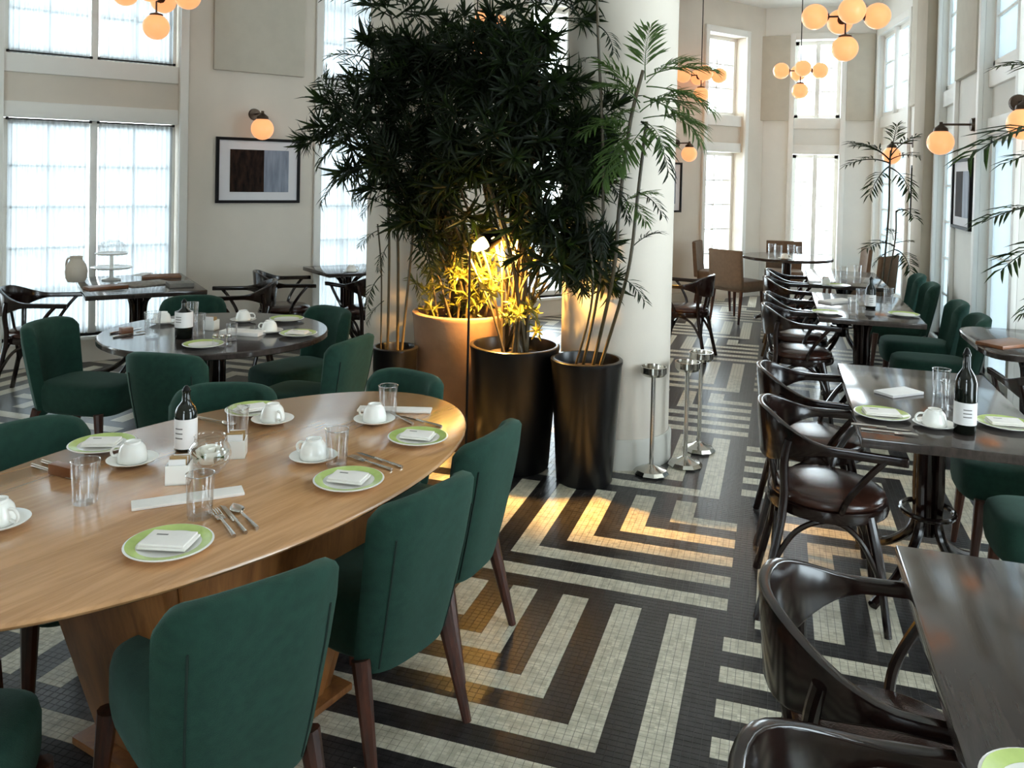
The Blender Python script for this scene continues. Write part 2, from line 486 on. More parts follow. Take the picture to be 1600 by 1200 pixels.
for w, material, lab in ((True, M_wtile, 'small white mosaic tiles'), (False, M_dtile, 'small black mosaic tiles')):
    pts = np.array([(x, y, 0) for i, (x, y, ww) in enumerate(grid) if ww == w and i not in near], dtype=np.float32)
    n = len(pts)
    V = (pts[:, None, :] + tva[None]).reshape(-1, 3)
    Fq = (np.arange(n, dtype=np.int32)[:, None, None] * 8 + tfa[None]).reshape(-1)
    me = bpy.data.meshes.new('mosaic_tiles')
    me.vertices.add(len(V)); me.vertices.foreach_set('co', V.ravel())
    me.loops.add(len(Fq)); me.loops.foreach_set('vertex_index', Fq)
    me.polygons.add(n * 5)
    me.polygons.foreach_set('loop_start', np.arange(0, n * 20, 4, dtype=np.int32))
    me.polygons.foreach_set('loop_total', np.full(n * 5, 4, dtype=np.int32))
    me.update(calc_edges=True); me.validate(); me.shade_flat()
    me.materials.append(material)
    tag(obj('mosaic_tiles', me, floor), lab, kind='stuff')

tag(MB().span((FX0, FY0, CEIL), (FX1, FY1, CEIL + 0.15)).build('ceiling', M_ceil, smooth=False),
    'white ceiling high above the dining room', kind='structure')

Z_SILL, Z_LOW, Z_B0, Z_B1, Z_UP, Z_TOP = 0.22, 2.02, 2.15, 2.38, 2.53, 3.62
win_n = [0]
def portal(W_, t0, t1, z0, z1, y):
    L = bpy.data.lights.new('daylight_portal', 'AREA'); L.shape = 'RECTANGLE'
    L.size = t1 - t0; L.size_y = z1 - z0; L.cycles.is_portal = True
    o = bpy.data.objects.new('daylight_portal', L); COL.objects.link(o)
    loc = W_ @ Vector(((t0 + t1) / 2, y, (z0 + z1) / 2))
    nrm = (W_.to_3x3() @ Vector((0, -1, 0))).normalized()
    o.location = loc; o.rotation_euler = nrm.to_track_quat('-Z', 'Y').to_euler()

def wall(name, p, ang, length, wins, label, start=0.0, thick=0.35, material=None):
    """wins: list of (t0, t1). local x along wall, +y outward."""
    mb = MB(); t = start
    for a, b in wins:
        if a > t: mb.span((t, 0, 0), (a, thick, CEIL))
        mb.span((a, 0, 0), (b, thick, Z_SILL))
        mb.span((a, 0.06, Z_LOW + 0.02), (b, thick, Z_UP - 0.02))
        mb.span((a, 0, Z_TOP), (b, thick, CEIL))
        t = b
    mb.span((t, 0, 0), (length, thick, CEIL))
    o = mb.build(name, material or M_wall, smooth=False, loc=p, rz=ang)
    tag(o, label, kind='structure')
    return Matrix.Translation(p) @ Matrix.Rotation(ang, 4, 'Z')

def window(p, ang, t0, t1, W_, label, nm=1, cols=2, rows=5, depth=0.16, casing=True, lit=True, glass=None):
    """lower and upper light with mullions, muntins and separate panes"""
    win_n[0] += 1
    root = tag(obj('window_%d' % win_n[0], None, None, p, ang), label, kind='structure')
    y0, y1 = depth, depth + 0.05
    fr = MB()
    for za, zb in ((Z_SILL, Z_LOW), (Z_UP, Z_TOP)):
        fr.span((t0, y0, za), (t0 + 0.05, y1, zb)); fr.span((t1 - 0.05, y0, za), (t1, y1, zb))
        fr.span((t0, y0, za), (t1, y1, za + 0.05)); fr.span((t0, y0, zb - 0.05), (t1, y1, zb))
    fr.build('window_frame', M_trim, root, smooth=False)
    # transom band rails
    for za, zb in ((Z_LOW, Z_B0), (Z_B1, Z_UP)):
        MB().span((t0, min(0.03, depth - 0.03), za), (t1, 0.13, zb)).build('transom_rail', M_trim, root, bevel=0.01)
    MB().span((t0 - 0.02, -0.03, Z_SILL - 0.03), (t1 + 0.02, depth, Z_SILL)).build('window_sill', M_trim, root, bevel=0.008)
    xs = [t0] + [t0 + (t1 - t0) * (k + 1) / (nm + 1) for k in range(nm)] + [t1]
    for k in range(1, nm + 1):
        MB().span((xs[k] - 0.03, y0 - 0.05, Z_SILL), (xs[k] + 0.03, y1, Z_LOW)).build('mullion', M_trim, root, bevel=0.006)
        MB().span((xs[k] - 0.03, y0 - 0.05, Z_UP), (xs[k] + 0.03, y1, Z_TOP)).build('mullion', M_trim, root, bevel=0.006)
    for k in range(nm + 1):
        for za, zb, rr in ((Z_SILL, Z_LOW, rows), (Z_UP, Z_TOP, 3)):
            a, b = xs[k] + 0.05, xs[k + 1] - 0.05; za += 0.05; zb -= 0.05
            mu = MB()
            for c in range(1, cols):
                x = a + (b - a) * c / cols; mu.span((x - 0.009, y0 + 0.01, za), (x + 0.009, y1 - 0.005, zb))
            for r in range(1, rr):
                z = za + (zb - za) * r / rr; mu.span((a, y0 + 0.01, z - 0.009), (b, y1 - 0.005, z + 0.009))
            mu.build('glazing_bar', M_trim, root, smooth=False)
            for c in range(cols):
                for r in range(rr):
                    xa, xb = a + (b - a) * c / cols, a + (b - a) * (c + 1) / cols
                    zz, zt = za + (zb - za) * r / rr, za + (zb - za) * (r + 1) / rr
                    MB().span((xa, y0 + 0.022, zz), (xb, y0 + 0.027, zt)).build('pane', glass or M_glass, root, smooth=False)
    if casing:
        for s_, x in ((-1, t0), (1, t1)):
            MB().span((min(x, x + s_ * 0.07), -0.035, 0), (max(x, x + s_ * 0.07), 0.0, Z_TOP + 0.09)).build('casing', M_trim, root, bevel=0.006)
        MB().span((t0, -0.035, Z_TOP), (t1, 0.0, Z_TOP + 0.09)).build('casing', M_trim, root, bevel=0.006)
    if lit:
        portal(W_, t0, t1, Z_SILL, Z_LOW, 0.4); portal(W_, t0, t1, Z_UP, Z_TOP, 0.4)
    return root, xs

def curtain(W_p, ang, a, b, z0, z1, label, rod_low=False):
    root = thing('sheer_curtain', label, 'curtain', W_p, ang, 'sheer window curtains')
    n = 90; V = []; F = []; ph = random.random() * 6
    for k in range(n + 1):
        x = a + (b - a) * k / n
        y = 0.105 + 0.012 * math.sin(k * 1.05 + ph) + 0.006 * math.sin(k * 0.37 + ph * 2)
        for j, z in enumerate((z0, (z0 * 2 + z1) / 3, (z0 + 2 * z1) / 3, z1)):
            V.append((x, y * (1 if j < 3 else 0.98), z))
    for k in range(n):
        for j in range(3):
            F.append((k * 4 + j, k * 4 + 4 + j, k * 4 + 5 + j, k * 4 + 1 + j))
    MB().add(V, F).build('voile', M_sheer, root, angle=80)
    for z in ((z0 + 0.01, z1) if rod_low else (z1,)):
        MB().tube([(a - 0.01, 0.085, z), (b + 0.01, 0.085, z)], 0.006, 8).build('curtain_rod', M_black, root)
        for x in (a - 0.005, b + 0.005):
            MB().lathe([(0.0, -0.012), (0.011, -0.01), (0.013, 0), (0.011, 0.01), (0, 0.012)], 10, (x, 0.085, z)).build('rod_bracket', M_black, root)
    return root

# --- left wall
lwins = [(-4.6, -3.35), (-2.35, -1.1), (-0.08, 1.24), (2.55, 3.8), (5.05, 6.3), (7.96, 8.72)]
WL = wall('wall_left', LW0, LWA, 9.15, lwins, 'long beige wall with tall windows running behind the plants', start=-5.4)
for i, (a, b) in enumerate(lwins):
    lab = ['tall window outside the left of the view', 'tall window left of the view', 'tall double window behind the table with the papers',
           'tall window just left of the plastered column', 'tall window hidden behind the planter foliage', 'narrow tall window right of the far picture'][i]
    r, xs = window(LW0, LWA, a, b, WL, lab, nm=0 if i == 5 else 1)
    if 2 <= i <= 3:
        for k in range(len(xs) - 1):
            for up in (0, 1):
                nm = ['double window at the far left', 'window left of the column', 'window behind the planter'][i - 2]
                z0, z1 = ((Z_SILL + 0.01, Z_LOW - 0.01), (Z_UP + 0.01, Z_TOP - 0.05))[up]
                curtain(LW0, LWA, xs[k] + 0.035, xs[k + 1] - 0.035, z0, z1,
                        'white sheer curtain on %s half of %s, %s' % (('left', 'right')[k], nm, ('lower light', 'upper light')[up]), rod_low=bool(up))
# --- far wall (facing the camera) and the right hand walls
P_far = Vector((-0.24, 12.3, 0))
WF = wall('wall_far', P_far, 0, 1.62, [(0.41, 1.02)], 'pale far end wall of the dining room', material=M_wall_daylit)
window(P_far, 0, 0.41, 1.02, WF, 'bright tall window in the far end wall', nm=1, cols=1)
a3 = math.atan2(10.6 - 12.3, 1.45 - 1.23)
P_r3 = Vector((1.23, 12.3, 0)); len3 = math.hypot(0.22, 1.7)
W3 = wall('wall_right_far', P_r3, a3, len3, [(0.15, 1.6)], 'angled wall with a window at the far right corner', material=M_wall_daylit)
window(P_r3, a3, 0.15, 1.6, W3, 'tall pale window seen edge-on behind the far palm', nm=1, cols=1, glass=M_frost, depth=0.05)
P_r = Vector((1.45, 10.6, 0)); AR = -PI / 2
def ry(y): return 10.6 - y
rw = [(ry(8.82), ry(8.0)), (ry(7.05), ry(6.02))]
WR = wall('wall_right', P_r, AR, ry(5.95), rw, 'pale right wall with windows between pictures', material=M_wall_daylit)
window(P_r, AR, rw[0][0], rw[0][1], WR, 'narrow bright window between the two right-hand pictures', nm=0, glass=M_frost, depth=0.05)
window(P_r, AR, rw[1][0], rw[1][1], WR, 'tall pale window at the right edge of the view', nm=0, cols=1, rows=2, glass=M_frost, depth=0.06)
tag(MB().span((1.33, 8.92, 0), (1.449, 9.58, CEIL)).build('trim_1', M_pil, bevel=0.01), 'taupe pilaster between the right-hand windows', kind='structure')
P_rn = Vector((2.2, 5.95, 0))
tag(MB().span((1.8, 5.95, 0), (2.6, 6.3, CEIL)).build('wall_return', M_wall, smooth=False), 'short return wall stepping back at the right', kind='structure')
wn = [(0.6, 1.9), (3.4, 4.7)]  # out-of-view windows added to let in daylight from the right
WN = wall('wall_right_near', P_rn, AR, 9.2, wn, 'right wall set back beside the nearest tables')
for k, (a, b) in enumerate(wn):
    window(P_rn, AR, a, b, WN, 'unseen added daylight window in the set-back right wall, number %s from the return' % ('one', 'two', 'three')[k], nm=0, cols=1, rows=2)
P_b = Vector((2.55, -3.2, 0))
wb = [(2.0, 3.4)]  # out-of-view window added so some daylight comes from behind
WB = wall('wall_back', P_b, PI, 11.6, wb, 'wall behind the viewer')
for k, (a, b) in enumerate(wb):
    window(P_b, PI, a, b, WB, 'unseen added daylight window behind the viewer on the %s' % ('right', 'left')[k], nm=0, cols=1, rows=2)
P_l2 = Vector((-9.0, -3.2, 0))
wall('wall_left_rear', P_l2, PI / 2, 4.4, [], 'blank wall at the rear left')

def on_left(t, z, off=0.0):      # a point on the left wall's room face
    d = Vector((math.cos(LWA), math.sin(LWA), 0)); n = Vector((math.sin(LWA), -math.cos(LWA), 0))
    return LW0 + d * t + n * off + Vector((0, 0, z))
# skirting boards per pier
sk = MB()
for a, b in ((1.31, 2.48), (3.87, 4.98), (6.37, 7.89), (-0.98, -0.16)):
    sk.span((a, -0.02, 0), (b, 0, 0.14))
tag(sk.build('baseboard_left', M_skirt, smooth=False, loc=LW0, rz=LWA), 'pale skirting board along the left wall', kind='structure')

# columns
def column(name, p, r, label):
    t = tag(obj(name, None, None, (p[0], p[1], 0)), label, kind='structure')
    MB().lathe([(r, 0.0), (r, CEIL)], 56).build('shaft', M_column, t)
    MB().lathe([(r + 0.001, 0), (r + 0.018, 0), (r + 0.018, 0.15), (r + 0.006, 0.17), (r + 0.001, 0.17)], 56, ring=True).build('base_ring', M_skirt, t)
    return t
column('trim_2', (-0.91, 4.90), 0.325, 'round plastered column beside the tall black pot')
column('trim_3', (-2.43, 5.38), 0.36, 'round plastered column behind the slender bamboo palm')

# wall panels, pictures, sconces (things fixed to walls)
def acoustic(p, ang, a, b, z0, z1, label):
    o = MB().span((a, -0.045, z0), (b, -0.001, z1)).build('acoustic_panel', M_panel, bevel=0.008, loc=p, rz=ang)
    tag(o, label, 'wall panel', 'fabric panels high on the walls')
acoustic(LW0, LWA, 1.52, 2.36, 2.53, 3.9, 'beige fabric panel above the picture on the left wall')
acoustic(LW0, LWA, 4.0, 4.85, 2.53, 3.9, 'beige fabric panel on the wall behind the foliage')
acoustic(P_far, 0, -0.16, 0.34, 2.49, 3.68, 'grey-beige fabric panel on far wall left of the bright window')
acoustic(P_far, 0, 1.09, 1.44, 2.49, 3.68, 'grey-beige fabric panel on far wall right of the bright window')
acoustic(P_r, AR, ry(7.92), ry(7.14), 2.53, 3.9, 'beige fabric panel above the nearer right-hand picture')
acoustic(P_r, AR, ry(10.5), ry(9.66), 2.53, 3.9, 'beige fabric panel above the farther right-hand picture')

def picture(p, ang, a, b, z0, z1, label):
    t = thing('framed_picture', label, 'picture', p, ang, 'framed pictures')
    fr = MB(); w = 0.026
    fr.span((a, -0.035, z0), (a + w, -0.002, z1)); fr.span((b - w, -0.035, z0), (b, -0.002, z1))
    fr.span((a + w, -0.035, z0), (b - w, -0.002, z0 + w)); fr.span((a + w, -0.035, z1 - w), (b - w, -0.002, z1))
    fr.build('picture_frame', M_frame, t, smooth=False)
    MB().span((a + w, -0.02, z0 + w), (b - w, -0.004, z1 - w)).build('mount', M_mat, t, smooth=False)
    W = b - a; Hh = z1 - z0
    MB().span((a + W * 0.16, -0.023, z0 + Hh * 0.17), (a + W * 0.56, -0.02, z1 - Hh * 0.18)).build('print', M_print, t, smooth=False)
    MB().span((a + W * 0.56, -0.023, z0 + Hh * 0.17), (a + W * 0.86, -0.02, z1 - Hh * 0.18)).build('print', M_print_reflect, t, smooth=False)  # right part: painted reflection of the windows, not artwork
    return t
picture(LW0, LWA, 1.555, 2.335, 1.33, 1.93, 'black-framed dark print under the globe sconce on the left wall')
picture(LW0, LWA, 6.75, 7.5, 1.2, 1.85, 'black-framed picture seen edge-on past the right column')
picture(P_r, AR, ry(7.95), ry(7.25), 1.28, 1.86, 'black-framed picture on the right wall by the nearer window')
picture(P_r, AR, ry(10.3), ry(9.72), 1.25, 1.85, 'black-framed picture on the right wall behind the far palm')

GLOBE_R = 0.1
def globe(mb_parent, c, r=GLOBE_R):
    n = 14; prof = [(r * math.sin(PI * k / n), -r * math.cos(PI * k / n)) for k in range(n + 1)]
    prof[0] = (0, -r); prof[-1] = (0, r)
    return MB().lathe(prof, 26, c).build('globe', M_globe, mb_parent)
def bulb(c, energy, col=(1, 0.62, 0.3), r=0.1):
    L = bpy.data.lights.new('lamp_light', 'POINT'); L.energy = energy; L.color = col; L.shadow_soft_size = r
    o = bpy.data.objects.new('lamp_light', L); COL.objects.link(o); o.location = c
    return o
def sconce(p, ang, t, z, label, out=0.24):
    """wall plate at t,z; arm reaching into the room; globe hanging under its end"""
    r = thing('wall_sconce', label, 'wall lamp', p, ang, 'globe wall lamps')
    MB().tube([(t, -0.001, z), (t, -0.03, z)], [0.055, 0.05], 20).build('wall_plate', M_bronze, r)
    MB().tube([(t, -0.02, z), (t, -out, z)], 0.009, 8).build('arm', M_bronze, r)
    MB().lathe([(0.012, 0.02), (0.014, 0), (0.05, -0.03), (0.055, -0.055), (0.0, -0.055)][::-1], 18, (t, -out, z)).build('cap', M_bronze, r)
    globe(r, (t, -out, z - 0.055 - GLOBE_R * 0.86))
    return r
sconce(LW0, LWA, 1.9, 2.15, 'orange globe sconce above the picture on the left wall')
sconce(LW0, LWA, 7.4, 2.1, 'yellow globe sconce beside the far edge-on picture')
sconce(P_r, AR, ry(7.3), 2.12, 'orange globe sconce on the right wall by the nearer picture')
sconce(P_r, AR, ry(10.3), 2.1, 'orange globe sconce behind the far palm fronds')
sconce(Vector((1.42, 5.95, 0)), 0, 0.0, 2.17, 'large orange globe sconce cut by the right edge of the view', out=0.16)

def chandelier(c, label, rot=0.0, r=GLOBE_R, n=4, up=0.25, ring=0.23):
    """c = centre of the lowest globe"""
    t = thing('globe_chandelier', label, 'chandelier', (c[0], c[1], c[2]), rot, 'globe chandeliers')
    MB().tube([(0, 0, up + 0.06), (0, 0, CEIL - c[2])], 0.006, 8).build('cord', M_black, t)
    MB().lathe([(0.0, CEIL - c[2] - 0.05), (0.05, CEIL - c[2] - 0.04), (0.06, CEIL - c[2])], 20).build('ceiling_rose', M_bronze, t)
    MB().lathe([(0.0, -0.045), (0.03, -0.035), (0.045, 0), (0.03, 0.05), (0.0, 0.06)], 18, (0, 0, up)).build('hub', M_bronze, t)
    MB().tube([(0, 0, r + 0.005), (0, 0, up)], 0.007, 8).build('stem', M_bronze, t)
    MB().lathe([(0.05, 0.086), (0.048, 0.1), (0.012, 0.112), (0, 0.112)], 18).build('cap', M_bronze, t)
    globe(t, (0, 0, 0), r)
    for k in range(n):
        a = 2 * PI * k / n
        ca, sa = math.cos(a), math.sin(a)
        MB().tube([(0, 0, up), (ca * (ring - r * 0.8), sa * (ring - r * 0.8), up)], 0.008, 8).build('arm', M_bronze, t)
        MB().tube([(ca * (ring - r * 1.06), sa * (ring - r * 1.06), up), (ca * (ring - r * 0.84), sa * (ring - r * 0.84), up)], [0.02, 0.048], 16).build('cap', M_bronze, t)
        globe(t, (ca * ring, sa * ring, up), r)
    return t
chandelier((-4.66, 5.30, 2.737), 'globe chandelier at top left in front of the double window', 0.5)
chandelier((0.458, 6.95, 2.687), 'large orange globe chandelier at top right over the aisle tables', 0.12)
chandelier((0.215, 10.92, 2.767), 'smaller-looking globe chandelier before the far bright window', 0.1)
chandelier((-0.997, 10.95, 2.733), 'globe chandelier half hidden by the light palm fronds', 0.3)
chandelier((-2.82, 7.52, 2.85), 'globe chandelier showing through the dark foliage top', 0.7)

# ================================================================ FURNITURE
# --- green upholstered tub chair, faces +y, origin on the floor under the seat
def make_green_chair():
    t = thing('tub_chair', '', 'chair')
    # seat cushion
    rings = []
    for z, k in ((0.31, 0.90), (0.325, 0.97), (0.36, 1.0), (0.43, 1.0), (0.455, 0.97), (0.468, 0.88), (0.472, 0.6)):
        rings.append(superellipse(0.18 * k, 0.245 * k, 36, 4.0, z, (0, 0.02)))
    MB().slab(rings).build('seat', M_green, t, angle=60)
    # wrap-round back: outer and inner skins with rounded top
    NP, lim = 30, 1.0
    V = []; F = []
    def ring_pt(ph, z, inner):
        h = (z - 0.28) / 0.5
        k = 0.84 + 0.17 * min(1, max(0, h) / 0.75) ** 0.8
        th = 0.055 if inner else 0.0
        sp, cp = math.sin(ph), math.cos(ph)
        x = (0.232 - th) * k * math.copysign(abs(sp) ** 0.6, sp)
        y = -(0.285 - th) * k * math.copysign(abs(cp) ** 0.6, cp) - 0.05 * max(0, h)
        return x, y + 0.01
    prof = []
    for i in range(NP + 1):
        ph = -lim + 2 * lim * i / NP
        e = abs(ph) / lim
        top = 0.785 - 0.03 * e ** 2 - 0.03 * max(0, (e - 0.75) / 0.25) ** 2
        col = []
        zs = [0.285, 0.30, 0.36, 0.46, 0.56, 0.66, 0.72]
        for z in zs:
            z = 0.285 + (z - 0.285) * (top - 0.02 - 0.285) / (0.72 - 0.285)
            x, y = ring_pt(ph, z, False); col.append((x, y, z))
        xo, yo = ring_pt(ph, top - 0.02, False); xi, yi = ring_pt(ph, top - 0.02, True)
        for f_, dz in ((0.12, 0.012), (0.5, 0.02), (0.88, 0.012)):
            col.append((xo + (xi - xo) * f_, yo + (yi - yo) * f_, top - 0.02 + dz))
        for z in (0.72, 0.6, 0.46, 0.36, 0.31):
            z = 0.285 + (z - 0.285) * (top - 0.02 - 0.285) / (0.72 - 0.285)
            x, y = ring_pt(ph, z, True); col.append((x, y, z))
        prof.append(col)
    n = len(prof[0])
    for c in prof: V += c
    for i in range(NP):
        for k in range(n):
            F.append((i * n + k, (i + 1) * n + k, (i + 1) * n + (k + 1) % n, i * n + (k + 1) % n))
    F.append(tuple(range(n))); F.append(tuple(NP * n + k for k in range(n))[::-1])
    back = MB().add(V, F).build('backrest', M_green, t, angle=60)
    for sgn in (-1, 1):
        pts = []
        for z in (0.30, 0.4, 0.5, 0.6, 0.68):
            x, y = ring_pt(sgn * 0.55, z, False); pts.append((x * 1.003, y - 0.001, z))
        MB().tube(pts, 0.0028, 6).build('seam', mat('seam_thread', rgb(14, 36, 28), 0.9, noise=0.1), back)
    for x in (-1, 1):
        MB().tube([(x * 0.17, 0.19, 0.33), (x * 0.19, 0.22, 0.0)], [0.025, 0.013], 10).build('leg', M_walnut, t)
        MB().tube([(x * 0.17, -0.18, 0.33), (x * 0.195, -0.265, 0.0)], [0.027, 0.014], 10).build('leg', M_walnut, t)
    return Kind(t)
GREEN = make_green_chair()
def green(bx, by, fx, fy, label, group):
    """bx,by: middle of the chair's back at the top; fx,fy facing"""
    d = Vector((fx, fy, 0)).normalized()
    p = Vector((bx, by, 0)) + d * 0.30
    rz = math.atan2(d.y, d.x) - PI / 2
    return GREEN.put((p.x, p.y, 0), rz, label, 'chair', group)
g1 = 'green tub chairs at the oval table'
green(-1.005, 1.485, -0.86, 0.51, 'green tub chair nearest the viewer, back turned, at the oval table', g1)
green(-0.875, 2.11, -0.95, 0.3, 'green tub chair in the middle of the near side of the oval table', g1)
green(-0.875, 2.665, -0.99, 0.12, 'green tub chair at the oval table nearest the black pots', g1)
green(-1.50, 3.30, -0.25, -0.95, 'green tub chair at the far end of the oval table', g1)
green(-2.10, 2.82, 0.42, -0.9, 'green tub chair behind the bottle on the oval table', g1)
green(-2.42, 2.13, 0.9, -0.3, 'green tub chair at the left side of the oval table', g1)
green(-1.50, 0.88, -0.35, 0.93, 'green tub chair seat in the bottom left corner of the view', g1)
green(-2.42, 1.42, 0.95, 0.1, 'green tub chair mostly outside the left edge of the view', g1)
g2 = 'green tub chairs at the round table'
green(-2.72, 3.14, -0.15, 0.98, 'dark green tub chair with back turned before the round table', g2)
green(-3.90, 3.58, 0.98, 0.12, 'green tub chair left of the round table seen from the side', g2)
green(-2.07, 3.86, -0.99, 0.05, 'green tub chair right of the round table beside the bamboo palm', g2)
green(-2.68, 4.66, -0.3, -0.9, 'dark green tub chair behind the right of the round table', g2)
green(-3.76, 4.66, 0.62, -0.75, 'dark green tub chair behind the left of the round table', g2)
g3 = 'green tub chairs along the right wall'
for y, lab in ((3.42, 'green tub chair at the bottle table, nearer the viewer'), (4.05, 'green tub chair at the bottle table, farther from the viewer'),
               (6.2, 'green wall-side tub chair, first along the second aisle table'), (6.86, 'green wall-side tub chair, second along the second aisle table'),
               (8.02, 'green wall-side tub chair, first along the third aisle table'), (8.72, 'green wall-side tub chair, farthest along the right wall')):
    green(1.33, y, -1, 0, lab, g3)

# --- taupe square-backed chairs at the far round table
def make_taupe_chair():
    t = thing('dining_chair', '', 'chair')
    rings = [superellipse(0.23 * k, 0.23 * k, 32, 6, z) for z, k in ((0.36, 0.95), (0.38, 1), (0.45, 1), (0.475, 0.96), (0.48, 0.85))]
    MB().slab(rings).build('seat', M_brown, t, angle=60)
    V = []; F = []; n = 10
    for i in range(n + 1):
        x = -0.23 + 0.46 * i / n; bow = 0.03 * (1 - (x / 0.23) ** 2)
        for y, z in ((-0.20, 0.4), (-0.25, 0.4), (-0.285, 0.84), (-0.24, 0.84)):
            V.append((x, y - bow, z))
    for i in range(n):
        for k in range(4): F.append((i * 4 + k, i * 4 + (k + 1) % 4, i * 4 + 4 + (k + 1) % 4, i * 4 + 4 + k))
    F.append((3, 2, 1, 0)); F.append(tuple(n * 4 + k for k in range(4)))
    MB().add(V, F).build('backrest', M_brown, t, bevel=0.012)
    for x in (-1, 1):
        for y, o in ((0.18, 0.2), (-0.2, -0.25)):
            MB().tube([(x * 0.19, y, 0.37), (x * 0.2, o, 0)], [0.022, 0.013], 8).build('leg', M_walnut, t)
    return Kind(t)
TAUPE = make_taupe_chair()
def taupe(x, y, fx, fy, label):
    TAUPE.put((x, y, 0), math.atan2(fy, fx) - PI / 2, label, 'chair', 'taupe chairs at the far round table')
taupe(-0.72, 10.85, 0.95, -0.1, 'taupe square-backed chair left of the far round table')
taupe(-0.42, 10.0, 0.55, 0.8, 'taupe square-backed chair with its back to the viewer at the far round table')
taupe(0.10, 11.35, 0.05, -1, 'taupe square-backed chair behind the far round table')
taupe(0.78, 10.9, -1, -0.1, 'taupe square-backed chair right of the far round table')
taupe(0.95, 10.1, -0.9, 0.5, 'taupe square-backed chair near the far palm')

# --- dark bentwood armchair, faces +y
def make_bentwood():
    t = thing('bentwood_armchair', '', 'chair')
    MB().lathe([(0.0, 0.425), (0.17, 0.425), (0.205, 0.432), (0.215, 0.445), (0.21, 0.462), (0.18, 0.478), (0.1, 0.486), (0.0, 0.488)], 36).build('seat', M_leather, t, angle=60)
    MB().lathe([(0.19, 0.395), (0.222, 0.395), (0.226, 0.41), (0.222, 0.436), (0.19, 0.436), (0.19, 0.395)], 36, ring=True).build('seat_ring', M_bent, t, angle=60)
    # arm and back rail
    pts = []; hs = []; ths = []
    n = 40
    for i in range(n + 1):
        s_ = -1 + 2 * i / n; e = abs(s_)
        ph = s_ * 1.75
        if e < 0.62:
            a = s_ / 0.62 * (PI / 2)
            x = 0.265 * math.sin(a); y = -0.27 * math.cos(a) + 0.02
        else:
            q = (e - 0.62) / 0.38
            x = math.copysign(0.265 + 0.025 * q, s_); y = 0.02 + 0.22 * q
        k = max(0.0, min(1.0, 1 - (e - 0.12) / 0.46)); k = k * k * (3 - 2 * k)
        tp = 0.695 + 0.08 * k - 0.006 * e; bt = 0.662 - 0.085 * k - 0.006 * e
        z = (tp + bt) / 2; h = tp - bt
        pts.append((x, y, z)); hs.append(h); ths.append(0.026)
    MB().band(pts, hs, ths, lean=0.08).build('arm_rail', M_bent, t, bevel=0.006, angle=60)
    for x in (-1, 1):
        MB().tube(smooth_path([(x * 0.215, -0.25, 0), (x * 0.185, -0.19, 0.28), (x * 0.175, -0.165, 0.45), (x * 0.2, -0.17, 0.6), (x * 0.215, -0.155, 0.69)]), 0.0165, 10).build('leg', M_bent, t)
        MB().tube(smooth_path([(x * 0.2, 0.205, 0), (x * 0.185, 0.17, 0.25), (x * 0.165, 0.135, 0.42)]), [0.014] * 5 + [0.019] * 8, 10).build('leg', M_bent, t)
        MB().tube(smooth_path([(x * 0.2, 0.03, 0.42), (x * 0.245, 0.05, 0.50), (x * 0.275, 0.11, 0.6), (x * 0.283, 0.17, 0.672)]), 0.0125, 8).build('arm_support', M_bent, t)
        MB().tube(smooth_path([(x * 0.195, -0.205, 0.2), (x * 0.19, -0.12, 0.34), (x * 0.19, 0.0, 0.395), (x * 0.19, 0.1, 0.34), (x * 0.19, 0.175, 0.2)]), 0.011, 8).build('leg_brace', M_bent, t)
    for y, x0 in ((-0.19, 0.19), (0.165, 0.19)):
        MB().tube(smooth_path([(-x0, y * 1.06, 0.2), (-0.11, y, 0.34), (0, y * 0.95, 0.39), (0.11, y, 0.34), (x0, y * 1.06, 0.2)]), 0.011, 8).build('leg_brace', M_bent, t)
    for x in (-0.07, 0.07):
        MB().tube([(x, -0.185, 0.42), (x * 1.2, -0.235, 0.68)], 0.01, 8).build('back_spindle', M_bent, t)
    return Kind(t)
BENT = make_bentwood()
def bent(x, y, fx, fy, label, group):
    BENT.put((x, y, 0), math.atan2(fy, fx) - PI / 2, label, 'chair', group)
g4 = 'dark bentwood armchairs along the aisle'
for x, y, lab in ((0.25, 1.89, 'dark bentwood armchair drawn up to the nearest bare table'),
                  (0.22, 1.265, 'dark bentwood armchair cut off at the bottom edge of the view'),
                  (0.21, 3.44, 'dark bentwood armchair with shiny brown seat, nearer at the bottle table'),
                  (0.19, 4.10, 'dark bentwood armchair, farther of two at the bottle table'),
                  (0.17, 6.12, 'dark bentwood armchair, nearer of two at the second aisle table'),
                  (0.17, 6.74, 'dark bentwood armchair, farther of two at the second aisle table'),
                  (0.15, 7.85, 'dark bentwood armchair, nearer of two at the third aisle table'),
                  (0.15, 8.52, 'dark bentwood armchair, farthest one along the aisle')):
    bent(x, y, 1, 0.03, lab, g4)
bent(1.36, 4.66, 0.05, 1, 'dark bentwood chair before the rounded table at the right edge', g4)
bent(-0.80, 7.75, -1, 0.15, 'dark bentwood chair just right of the round column in the distance', g4)
g5 = 'dark bentwood armchairs by the left wall'
bent(-5.0, 4.58, 0.9, 0.55, 'dark bentwood armchair at the left end of the paper-strewn table', g5)
bent(-3.98, 5.50, -0.75, -0.5, 'dark bentwood armchair at the right end of the paper-strewn table', g5)
bent(-4.05, 6.20, 0.75, 0.55, 'dark bentwood armchair below the picture by the left wall', g5)
bent(-3.35, 6.42, -0.85, 0.5, 'dark bentwood armchair next to the plastered column and curtain', g5)

